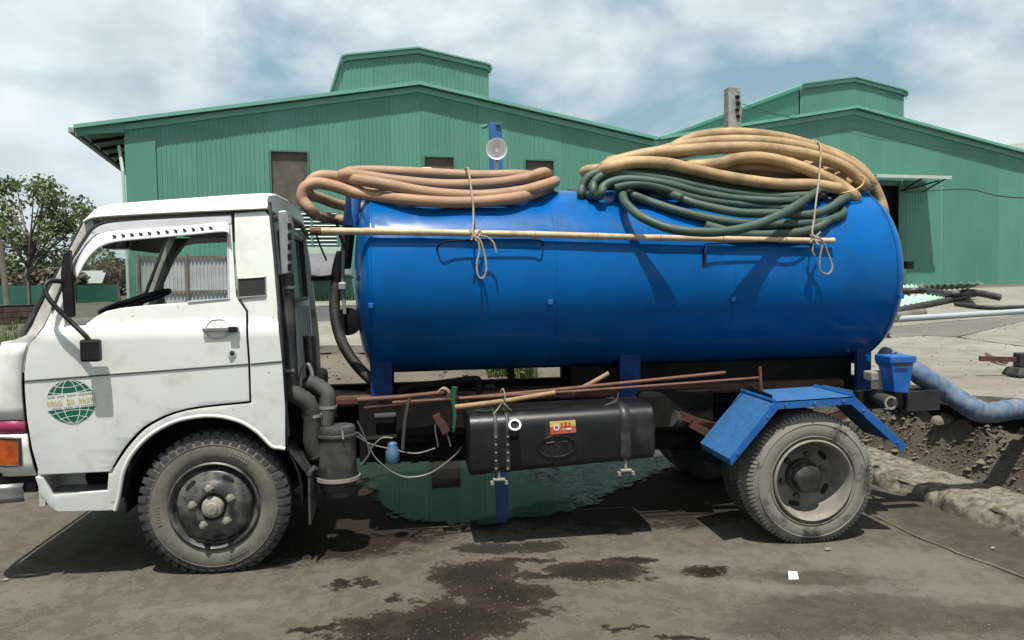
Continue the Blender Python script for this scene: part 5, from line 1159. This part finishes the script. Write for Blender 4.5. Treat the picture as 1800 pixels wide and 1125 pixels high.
d1 = crom([P(507, 688, Y=.16), P(525, 697, Y=.16), P(543, 712, Y=.17), P(548, 745, Y=.19), P(549, 780, Y=.2), P(556, 800, Y=.21)], 5)
MB().tube(d1, [.048+.004*(i % 2) for i in range(len(d1))], 14).build('intake_duct', 'ducting', TR, smooth=50)
d2 = crom([P(540, 672, Y=.3), P(560, 680, Y=.3), P(575, 695, Y=.28), P(574, 725, Y=.26), P(570, 750, Y=.24)], 5)
MB().tube(d2, [.046+.004*(i % 2) for i in range(len(d2))], 14).build('intake_duct', 'ducting', TR, smooth=50)
for p in (P(548, 730, Y=.19), P(575, 715, Y=.27)): MB().lathe(p, (0, 0, 1), [(.054, -.008), (.058, -.008), (.058, .008), (.054, .008)], 16, closed=True).build('hose_clip', 'alloy', TR)
sk = [P(x, y, Y=.12) for x, y in ((490, 372), (505, 370), (511, 395), (512, 480), (496, 484))]
sn = MB().prism([(p.x, p.z) for p in sk], .08, .26).build('snorkel_head', 'alloy', TR, bevel=.008)
for k in range(5): p = P(509, 398+k*18, Y=.075); MB().cbox(p, (.02, .012, .035)).build('snorkel_louvre', 'chassis', sn)
MB().tube(crom([P(503, 482, Y=.17), P(506, 560, Y=.17), P(510, 640, Y=.17), P(513, 690, Y=.18)], 4), .042, 14).build('snorkel_pipe', 'black', TR, smooth=60)
for y in (650, 505): MB().lathe(P(508, y, Y=.17), (0, 0, 1), [(.042, -.008), (.047, -.008), (.047, .008), (.042, .008)], 16, closed=True).build('pipe_clamp', 'alloy', TR)
MB().tube([P(541, 590, Y=1.0), P(548, 690, Y=1.0)], .05, 12).build('exhaust_stack', 'black', TR); MB().tube(crom([P(527, 690, Y=.3), P(530, 655, Y=.3), P(540, 640, Y=.3), P(548, 655, Y=.3), P(549, 680, Y=.3)], 4), .012, 8).build('hoop_pipe', 'alloy', TR)
# front mudflap
mf = [P(x, y, Y=.02) for x, y in ((507, 785), (543, 833))]; m2 = [P(545, 836, Y=.02), P(553, 922, Y=.02)]
MB().add([mf[0], mf[1], mf[1]+Vector((0, .26, 0)), mf[0]+Vector((0, .26, 0))], [(0, 1, 2, 3)]).build('mudflap_hanger', 'black', TR, solid=.012); MB().add([m2[0], m2[1]+Vector((-.02, 0, 0)), m2[1]+Vector((.0, .24, .06)), m2[0]+Vector((0, .24, 0))], [(0, 1, 2, 3)]).build('mudflap', 'filter', TR, solid=.012)
MB().tube([mf[1]+Vector((0, -.005, 0)), mf[1]+Vector((.02, .25, 0))], .012, 8).build('mudflap_bar', 'ducting', TR)
# wires and the blue separator
def wire(pts, r=.006, mat='wire', name='brake_line', Y=.3): MB().tube(crom([P(x, y, Y=Y) for x, y in pts], 6), r, 6).build(name, mat, TR, smooth=60)
wire([(628, 760), (645, 778), (660, 805), (690, 830), (720, 839), (760, 830), (800, 800), (812, 785)]); wire([(635, 818), (648, 800), (655, 785), (672, 770), (690, 770)]); wire([(625, 765), (650, 780), (690, 790), (730, 797), (765, 788)], .005); wire([(770, 785), (765, 750), (775, 738), (785, 760), (792, 785)], .006)
wire([(628, 740), (642, 770), (650, 800)], .004); wire([(720, 700), (712, 740), (708, 790)], .01, 'ducting', 'chain', .25); wire([(1088, 690), (1082, 705), (1065, 712), (1058, 722)], .004, 'wire', 'loose_wire', .2)
wb = P(690, 800, Y=.32); MB().lathe((wb.x, wb.y, wb.z-.03), (0, 0, 1), [(.001, -.02), (.03, -.02), (.042, .0), (.042, .06), (.03, .08), (.03, .1), (.018, .11), (.001, .11)], 20).build('fuel_separator', 'bluevessel', TR, smooth=40)
MB().tube(crom([P(800, 680, Y=.25), P(797, 705, Y=.25), P(800, 735, Y=.25), P(797, 760, Y=.25)], 3), [.02, .02, .018, .017, .014, .012, .012, .01, .01, .006][:10], 6).build('green_rag', 'greenrag', TR)
MB().tube(crom([P(772, 690, Y=.24), P(780, 683, Y=.22), P(789, 690, Y=.22), P(786, 702, Y=.24)], 4), .012, 6).build('rag_knot', 'rope', TR); MB().beam(P(767, 728, Y=.3), P(785, 760, Y=.3), .03, .05).build('bracket_lever', 'rust', TR)
MB().tube(crom([P(700, 690, Y=.6), P(720, 680, Y=.6), P(780, 673, Y=.6), P(835, 666, Y=.6), P(842, 675, Y=.6), P(842, 695, Y=.6)], 4), .022, 10).build('pipe_run', 'chassis', TR)
MB().box((P(893, 660, Y=.8).x, .78, .9), (P(904, 660, Y=.8).x, .84, 1.1)).build('tank_prop', 'chassis', TR)

# ---- rear mudguard, rear beam, blue box
gy0, gy1 = -.13, .32
gp = [P(x, y, Y=gy0) for x, y in ((1281, 806), (1361, 706), (1500, 697), (1593, 784))]
def off_(p, dx, dz): return Vector((p.x+dx, p.y, p.z+dz))
gi = [off_(gp[0], .012, -.04), off_(gp[1], .018, -.045), off_(gp[2], -.012, -.045), off_(gp[3], -.018, -.035)]
mg = MB()
for i in range(3):
    a, b = gp[i], gp[i+1]; mg.add([a, b, b+Vector((0, gy1-gy0, 0)), a+Vector((0, gy1-gy0, 0))], [(0, 1, 2, 3)])
mgo = mg.build('mudguard', 'blueguard', TR, solid=.006)
lip = MB()
for i in range(3): lip.add([gp[i], gp[i+1], gi[i+1], gi[i]], [(0, 1, 2, 3)])
lip.build('mudguard_lip', 'bluebox', mgo, solid=.008)
MB().add([gp[0], gp[0]+Vector((0, gy1-gy0, 0)), gi[0]+Vector((.0, gy1-gy0, 0)), gi[0]], [(0, 1, 2, 3)]).build('mudguard_end', 'blueguard', mgo, solid=.006)
gb = None
for i, t_ in ((0, .15), (0, .8), (1, .12), (1, .5), (1, .88), (2, .2), (2, .85)):
    p = gp[i].lerp(gp[i+1], t_).lerp(gi[i].lerp(gi[i+1], t_), .5)+Vector((0, -.009, 0))
    if gb is None: gb = MB().lathe(p, (0, -1, 0), [(.009, -.004), (.009, .004), (.001, .006)], 6).build('guard_bolt', 'blueguard', mgo, origin=p)
    else: copyobj(gb, mgo, p)
MB().tube([gp[1]+Vector((.0, -.002, .004)), gp[1]+Vector((0, gy1-gy0, .004))], .01, 6).build('fold_bead', 'bluebox', mgo); MB().tube([gp[2]+Vector((0, -.002, .004)), gp[2]+Vector((0, gy1-gy0, .004))], .01, 6).build('fold_bead', 'bluebox', mgo)
gq = [P(x, y, Y=.36) for x, y in ((1300, 683), (1352, 706))]
MB().beam(P(1318, 690, Y=.30), P(1356, 708, Y=-.06), .012, .09).build('guard_bracket', 'chassis', mgo); MB().cyl(P(1336, 645, Y=.18), P(1338, 686, Y=.18), .01, 8).build('guard_stay', 'rod', mgo)
fpx = [P(x, y, Y=.45) for x, y in ((1445, 676), (1520, 690), (1520, 712), (1445, 690))]
MB().add([fpx[0], fpx[1], fpx[2], fpx[3]], [(0, 1, 2, 3)]).build('guard_inner_flap', 'blueguard', mgo, solid=.01)
zbx = [P(x, y, Y=.12) for x, y in ((1566, 626), (1608, 629), (1598, 692), (1573, 690))]
bx_ = MB(); bx_.loft([[zbx[0], zbx[1], zbx[1]+Vector((0, .16, 0)), zbx[0]+Vector((0, .16, 0))], [zbx[3], zbx[2], zbx[2]+Vector((-.01, .13, 0)), zbx[3]+Vector((0, .13, 0))]], closed=True, caps=True)
bo_ = bx_.build('hose_bracket', 'bluebox', TR, bevel=.006); MB().box((zbx[0].x-.008, .112, zbx[0].z-.045), (zbx[1].x+.008, .285, zbx[0].z-.004)).build('bracket_rim', 'bluebox', bo_, bevel=.004); MB().cbox(P(1585, 642, Y=.108), (.09, .006, .012)).build('bracket_slot', 'dark', bo_)
MB().box((P(1530, 650, Y=.4).x, .4, 1.0), (zbx[0].x+.02, .44, 1.045)).build('rear_bar', 'blue', TR, bevel=.006)
MB().box((P(1510, 700, Y=.35).x, .36, .70), (P(1640, 710, Y=.4).x-.02, .42, .815)).build('rear_beam', 'chassis', TR); MB().box((P(1580, 710, Y=.3).x, .22, .70), (P(1638, 710, Y=.3).x, .26, .825)).build('tail_plate', 'black', TR)
tp0, tp1 = P(1535, 694, Y=.4), P(1566, 708, Y=.1); tpp = MB().tube([tp0, tp1], .042, 18).build('outlet_pipe', 'filter', TR, smooth=40); MB().lathe(tp1, tp1-tp0, [(.03, .001), (.03, .006), (.044, .006), (.044, .0)], 18, closed=True).build('outlet_rim', 'hub', tpp); MB().lathe(tp1, tp1-tp0, [(.031, .003), (.001, .002)], 18).build('outlet_hole', 'dark', tpp)
MB().cbox(P(1545, 660, Y=.3), (.16, .1, .06)).build('valve_body', 'hub', TR, bevel=.01); MB().tube([P(1548, 640, Y=.5), P(1575, 622, Y=.4), P(1580, 632, Y=.3)], .012, 6).build('tail_lever', 'chassis', TR)
MB().cbox(P(1597, 466, Y=.6), (.05, .04, .05)).build('rear_lug', 'chassis', tank)

# ================================================================== things carried on the truck
def hose(name, pts, r, mat, label, n=6, seg=10):
    o = MB().tube(crom(pts, n), r, seg).build(name, mat, smooth=70); return tag(o, label, 'hose', 'hose coils on the tank')
def back(px0, px1, y=1.35, z=2.12, k=3): return [Vector((lerp(px0, px1, i/(k-1)), y-.12*abs(i-(k-1)/2)/((k-1)/2), z)) for i in range(k)]
def H(lst, Y, off=None): return [TK(x, y, off, Y) if off else P(x, y, Y=Y) for x, y in lst]
r_ = .036
Af = H([(548, 372), (532, 350), (536, 330), (557, 322), (590, 328), (634, 341)], .62)+H([(727, 352), (813, 356), (898, 349)], .47)+H([(945, 338)], .6)
Bf = H([(541, 337), (550, 316), (571, 309), (614, 314)], .66)+H([(671, 323), (756, 339), (841, 344), (912, 337), (952, 327)], .53)
Cf = H([(600, 309), (640, 310), (699, 318), (784, 325), (870, 322), (926, 313), (952, 304)], .68)
Df = H([(607, 306), (630, 301), (671, 301), (756, 305), (841, 309), (912, 308)], .85)
xr = 2.05; xl = .62
pathb = H([(640, 410), (613, 390), (580, 384)], 1.15)+H([(556, 378)], .9)+Af+[Vector((xr, .9, 2.19)), Vector((xr-.1, 1.2, 2.17))]+[Vector((1.3, 1.35, 2.13)), Vector((.75, 1.3, 2.1)), Vector((.52, 1.0, 2.14))]+Bf+[Vector((xr+.02, .8, 2.22)), Vector((xr-.08, 1.2, 2.22)), Vector((1.3, 1.3, 2.2)), Vector((.8, 1.2, 2.2))]+Cf+[Vector((xr-.02, 1.0, 2.29)), Vector((1.8, 1.28, 2.27)), Vector((1.2, 1.3, 2.26)), Vector((.8, 1.1, 2.27))]+Df+[Vector((1.95, 1.1, 2.28)), Vector((1.6, 1.2, 2.26))]
hose('hose_coil', pathb, r_, 'hosebrown', 'brown rubber hose coiled on top of the tank behind the cab')
rg_ = .0285
def G(lst, off): return [TK(x, y, off, .55) for x, y in lst]
g1 = G([(1094, 335), (1096, 350), (1104, 362), (1129, 382), (1175, 401), (1229, 408), (1282, 406), (1335, 393), (1389, 368), (1431, 340)], .10)
g1 = [TK(x, y, o, .5) for (x, y), o in zip([(1094, 335), (1096, 350), (1104, 362), (1129, 382), (1175, 401), (1229, 408), (1282, 406), (1335, 393), (1389, 368), (1431, 340)], (.06, .08, .11, .16, .2, .23, .22, .19, .14, .08))]
g2_ = H([(1120, 346)], .5)+G([(1140, 354), (1193, 371), (1264, 387), (1321, 393), (1380, 394)], .035)
g3 = G([(1180, 342), (1200, 350), (1229, 360), (1300, 374), (1364, 375), (1417, 378), (1452, 369), (1477, 352)], .065)+[P(1480, 342, Y=.62)]
g4_ = G([(1330, 385), (1390, 378), (1424, 362), (1455, 350)], .05)+[P(1467, 341, Y=.6)]
g5 = G([(1240, 396), (1310, 412), (1389, 410), (1430, 402), (1452, 390)], .032)+[P(1470, 370, Y=.5)]
g6 = H([(1022, 345), (1024, 327), (1038, 309), (1069, 299), (1122, 298), (1193, 308), (1282, 326), (1360, 336), (1440, 335)], .62)
g7 = H([(1040, 344), (1044, 322), (1062, 308), (1100, 305), (1176, 316), (1260, 334), (1350, 345), (1450, 342)], .56)
g8 = H([(1052, 344), (1062, 327), (1086, 317), (1122, 316), (1176, 324), (1229, 338), (1300, 350), (1400, 352)], .5)
def bk_(x0, x1, z, y=1.25): return [Vector((x0, 1.0, z+.02)), Vector((lerp(x0, x1, .15), y, z)), Vector((lerp(x0, x1, .5), y+.08, z)), Vector((lerp(x0, x1, .85), y, z)), Vector((x1, 1.0, z+.02))]
XL, XRR = 2.22, 3.72
g9 = H([(1080, 330), (1110, 324), (1150, 327), (1230, 350), (1320, 361), (1410, 364)], .5)
pathg = g9+bk_(XRR-.1, XL+.1, 2.18, 1.2)+g6+bk_(XRR, XL, 2.16)+g7+bk_(XRR+.02, XL+.03, 2.13, 1.3)+g8+bk_(XRR-.05, XL+.3, 2.2, 1.15)+H([(1110, 342)], .55)+g2_+[P(1450, 388, Y=.38), P(1478, 366, Y=.5)]+bk_(XRR, XL+.3, 2.22, 1.2)+g3+bk_(XRR, XL+.4, 2.24, 1.1)+[P(1088, 330, Y=.6)]+g1+[P(1450, 333, Y=.6), P(1445, 325, Y=.8)]
hose('hose_coil', pathg, rg_, 'hosegreen', 'dark green hose coiled over the rear of the tank, looping down its side', 5)
g5o = MB().tube(crom(g5, 5), rg_, 10).build('hose_end', 'hosegreen', smooth=70); tag(g5o, 'short end of green hose tucked under the lowest green loop on the tank', 'hose')
rt2 = .039
t1 = H([(1170, 270), (1193, 254), (1229, 240), (1282, 234), (1336, 237), (1389, 246), (1442, 262), (1496, 285), (1528, 315), (1546, 350), (1553, 376)], .82)
t2_ = H([(1060, 296), (1087, 283), (1140, 270), (1193, 265), (1264, 260), (1336, 260), (1407, 269), (1460, 283), (1496, 302), (1518, 328)], .64)
t3_ = H([(1066, 297), (1090, 289), (1122, 285), (1176, 288), (1229, 301), (1300, 315), (1371, 324), (1432, 325), (1475, 332)], .55)
t4_ = H([(1240, 290), (1290, 280), (1336, 277), (1389, 288), (1442, 308), (1478, 326), (1500, 345)], .6)
t5_ = H([(1100, 292), (1200, 292), (1300, 296), (1380, 306), (1440, 318)], .78)
t6_ = H([(1150, 276), (1230, 262), (1320, 250), (1400, 256), (1460, 272), (1510, 303), (1533, 340)], .95)
t7_ = H([(1120, 280), (1200, 256), (1290, 247), (1380, 253), (1450, 270), (1500, 294), (1530, 326)], .74)
t8_ = H([(1150, 296), (1220, 298), (1290, 292), (1350, 292), (1420, 304), (1480, 322)], .7)
patht = t8_+bk_(3.8, 2.5, 2.3)+t7_+bk_(4.0, 2.4, 2.27, 1.35)+t5_+bk_(3.85, 2.4, 2.25)+t3_+bk_(3.95, 2.4, 2.22, 1.32)+t2_+bk_(4.0, 2.35, 2.3, 1.3)+t4_+bk_(3.9, 2.5, 2.36, 1.25)+t6_+bk_(4.05, 2.7, 2.34, 1.3)+t1+[P(1556, 400, Y=1.1), P(1545, 420, Y=1.25)]
hose('hose_coil', patht, rt2, 'hosetan', 'tan hose coiled in a high heap on the rear of the tank', 5, 12)
yw = MB().tube(crom(H([(1475, 340), (1500, 335), (1516, 325), (1518, 312), (1510, 308)], .5), 4), .005, 6).build('yellow_wire', 'stickyellow'); tag(yw, 'yellow wire twisted round the right end of the tan hose coil', 'wire')
# bamboo pole
bpx = [(556, 406), (648, 407), (740, 408), (832, 410), (940, 412), (1050, 415), (1160, 418), (1270, 420), (1380, 422), (1466, 423)]
bpts = crom([TK(x, y, .045, .3) if 640 < x < 1570 else P(x, y, Y=.355) for x, y in bpx], 6); rr_ = []
bam = thing('bamboo_pole', bpts[0], 'long bamboo pole tied along the side of the blue tank', 'pole')
bam.location = bpts[0]; WL[bam] = bpts[0]
MB().tube(bpts, [lerp(.0215, .017, i/(len(bpts)-1))+(.002 if i % 6 == 0 else 0) for i in range(len(bpts))], 12).build('cane', 'bamboo', bam, smooth=50)
MB().tube([bpts[0]-Vector((.035, 0, 0)), bpts[0]+Vector((.03, 0, 0))], .024, 12).build('pole_end', 'rod', bam)
for i in range(6, len(bpts)-3, 6): MB().lathe(bpts[i], bpts[i+1]-bpts[i], [(.019, -.004), (.0235, 0), (.019, .004)], 12).build('cane_node', 'wood', bam)
# ropes
def rope(strands, label, mat='rope', r=.0062):
    mb = MB()
    for s_ in strands: mb.tube(crom(s_, 5), r, 7)
    o = mb.build('rope', mat, smooth=70); return tag(o, label, 'rope', 'cords tied on the truck')
T = lambda x, y, o=.05, Y=.4: TK(x, y, o, Y)
rope([[P(815, 298, Y=.95), P(823, 296, Y=.7), P(826, 315, Y=.57), P(830, 345, Y=.43), P(832, 365, Y=.40), T(832, 390, .09), T(831, 410, .13), T(838, 418, .125), T(846, 408, .11)],
      [T(828, 416, .13), T(842, 420, .13), T(850, 440, .11), T(855, 470, .1), T(850, 488, .1), T(841, 486, .1), T(838, 465, .1), T(843, 440, .11), T(840, 420, .125)],
      [T(845, 414, .13), T(858, 418, .12), T(868, 428, .11), T(872, 444, .1)], [T(826, 404, .12), T(838, 424, .13)], [T(846, 402, .12), T(828, 422, .13)]],
     'cord tying the brown hose coil to the bamboo pole, its loop hanging down')
rope([[P(1428, 246, Y=1.0), P(1438, 250, Y=.78), P(1443, 262, Y=.62), P(1440, 310, Y=.50), P(1435, 350, Y=.36), T(1431, 385, .11), T(1428, 412, .13), T(1440, 420, .13)],
      [T(1430, 414, .13), T(1445, 422, .13), T(1455, 445, .1), T(1463, 470, .09), T(1455, 482, .09), T(1442, 476, .09), T(1441, 455, .1), T(1446, 430, .12)],
      [T(1424, 412, .12), T(1438, 430, .13)], [T(1442, 408, .12), T(1424, 426, .13)], [T(1432, 420, .12), T(1428, 440, .1), T(1432, 450, .09)]],
     'cord tying the tan and green hoses to the bamboo pole near the tank end')
# poles stowed below the tank
def stick(name, a, b, Y0, Y1, r, mat, label, cat='rod'):
    p0, p1 = P(*a, Y=Y0), P(*b, Y=Y1); mid = p0.lerp(p1, .5)-Vector((0, 0, .006)); o = MB().tube(crom([p0, mid, p1], 5), [lerp(r, r*.85, i/10) for i in range(11)], 10).build(name, mat, smooth=50); tag(o, label, cat, 'rods and sticks stowed under the tank')
stick('steel_rod', (640, 716), (1275, 655), .34, .34, .013, 'rod', 'long rusty rod lying under the tank, upper of the two')
stick('steel_rod', (690, 708), (1336, 664), .29, .25, .010, 'rod', 'long thin rod under the tank ending at the mudguard stay')
stick('wooden_stick', (800, 716), (976, 690), .2, .16, .0165, 'wood', 'pale wooden stick resting above the fuel tank', 'stick')
stick('wooden_stick', (1005, 690), (1070, 656), .42, .42, .016, 'wood', 'short brown stick sticking up behind the blue tank leg', 'stick')
stick('broom_handle', (628, 703), (780, 690), .33, .33, .017, 'rod', 'thick reddish handle tied beside the front tank leg', 'handle')
rope([[P(880, 690, Y=.17), P(884, 684, Y=.15), P(888, 700, Y=.14), P(878, 715, Y=.16), P(868, 728, Y=.15)], [P(882, 705, Y=.14), P(892, 716, Y=.15), P(898, 722, Y=.18)]], 'pale cord tying the wooden stick to the fuel tank strap', r=.005)

# ================================================================== things on the right
bh = [P(1550, 625, Y=.6), P(1600, 648, Y=.42), P(1630, 667, Y=.36), P(1665, 690, Y=.34), P(1700, 712, Y=.27), P(1722, 723, Y=.25), P(1745, 725, Y=.26), P(1780, 720, Y=.3), P(1840, 714, Y=.38), P(1840, 714, Y=.38)+Vector((.7, .3, .02)), P(1840, 714, Y=.38)+Vector((1.8, .5, .0))]
q = crom(bh, 6); o = MB().tube(q, [.067+.0025*math.sin(i*2.1)+(.004 if 26 < i < 31 else 0) for i in range(len(q))], 16).build('discharge_hose', 'hoseblue', smooth=60); tag(o, 'thick worn blue hose leading from the truck tail to the right', 'hose')
def PG(x, y, off=0.0):           # the point of the yard surface seen there, raised by off
    lo, hi = 3.0, 33.0
    for _ in range(40):
        m = (lo+hi)/2; p = PD(x, y, m)
        if p.z > top_z(p.x, p.y)+off: lo = m
        else: hi = m
    return PD(x, y, lo)
o = MB().tube([PG(1540, 563, .05), PG(1850, 544, .05)], .05, 14).build('pvc_pipe', 'pvc', smooth=60); tag(o, 'pale grey plastic pipe lying across the concrete yard', 'pipe')
# fallen roofing sheets and black hoses
rs = thing('roofing_sheets', (11, 17, .9), 'pale green corrugated roofing sheets lying by the right warehouse', 'sheeting')
def rsheet(p00, p10, p11, p01, n=24):
    secs = []
    for i in range(n+1):
        t = i/n; o = Vector((0, 0, .05 if i % 2 else 0)); secs.append([p00.lerp(p10, t)+o, p01.lerp(p11, t)+o])
    MB().loft(secs).build('corrugated_sheet', 'palesheet', rs, solid=.01)
rsheet(PG(1560, 516, .06), PG(1700, 508, .1), PG(1728, 499, .5), PG(1570, 503, .12), 30); rsheet(PG(1540, 548, .03), PG(1660, 526, .08), PG(1690, 514, .15), PG(1550, 524, .06), 24)
o = MB().tube(crom([PG(1560, 512, .2), PG(1620, 511, .2), PG(1670, 517, .2), PG(1710, 514, .22), PG(1758, 523, .09)], 5), .085, 10).build('waste_pipe', 'black', smooth=60); tag(o, 'thick dark pipe lying over the roofing sheets', 'pipe')
o = MB().tube(crom([PG(1540, 556, .07), PG(1600, 541, .07), PG(1660, 529, .07), PG(1690, 523, .07), PG(1720, 516, .12)], 5), .065, 10).build('waste_hose', 'hoseblack', smooth=60); tag(o, 'black hose lying under the roofing sheets', 'hose')
o = MB().tube(crom([PG(1680, 534, .045), PG(1740, 541, .045), PG(1850, 538, .045)], 5), .045, 8).build('waste_hose', 'hoseblack', smooth=60); tag(o, 'thin black hose running right beside the grey plastic pipe', 'hose')
o = MB().cyl(PG(1570, 558, .08), PG(1622, 550, .08), .08, 12).build('log', 'bark', smooth=40); tag(o, 'short brown log lying beside the tank end', 'log')
o = MB().tube(crom([P(1735, 622, Z=.725), P(1748, 630, Z=.74), P(1768, 637, Z=.73)], 3), .022, 7).build('twig', 'bark'); tag(o, 'short dark twig lying on the pale concrete', 'twig')
p = P(1795, 660, Z=.71)
jk = thing('iron_stand', p, 'dark iron fitting with a flared foot on the concrete at the right edge', 'fitting')
MB().loft([[p+Vector((a, b, z)) for a, b in ((-s, -s), (s, -s), (s, s), (-s, s))] for s, z in ((.1, 0), (.1, .02), (.075, .07))], closed=True, caps=True).build('foot', 'filter', jk, bevel=.006)
MB().box((p.x-.04, p.y-.04, .78), (p.x+.1, p.y+.05, .9)).build('post', 'black', jk, bevel=.01); MB().beam(p+Vector((-.3, .1, .14)), p+Vector((.05, .0, .13)), .04, .04).build('arm', 'rust', jk)
# dark drain opening stones at the kerb
o = MB(); 
p = P(1394, 1018, Z=0); l = MB().add([p+Vector((-.028, -.01, .004)), p+Vector((.022, -.02, .006)), p+Vector((.032, .02, .03)), p+Vector((-.012, .03, .034)), p+Vector((.0, .004, .03))], [(0, 1, 4), (1, 2, 4), (2, 3, 4), (3, 0, 4)]).build('paper_scrap', 'litter', solid=.003); tag(l, 'crumpled white paper scrap on the wet ground behind the rear wheel', 'litter')
for (x, y, s, lb) in ((10, 1022, .014, 'tiny pale scrap on the ground at the left edge'), (1455, 968, .02, 'flat pale chip on the ground just below the rear wheel'), (1745, 966, .012, 'small pale chip on the ground near the kerb')):
    p = P(x, y, Z=0); l = MB().add([p+Vector((-s, -s*.6, .006)), p+Vector((s, -s*.5, .008)), p+Vector((s*.7, s*.8, .012)), p+Vector((-s*.8, s*.6, .01))], [(0, 1, 2, 3)]).build('paper_chip', 'slab', solid=.003); tag(l, lb, 'litter', 'small scraps on the yard ground')
# seam along the gutter
ck = MB(); a = g2([(1530, 905), (1600, 938), (1680, 972), (1760, 1000), (1830, 1030)])
secs = []
for i, p in enumerate(ragged(a, .05, .012, 4, False)): h_ = .006+.004*noise.noise(Vector((i*.4, 0, 0))); secs.append([(p.x-h_, p.y, .008), (p.x+h_, p.y+.004, .008)])
o = ck.loft(secs).build('gutter_seam', 'soil'); tag(o, 'dark joint line in the ground along the gutter', 'joint', kind='structure')
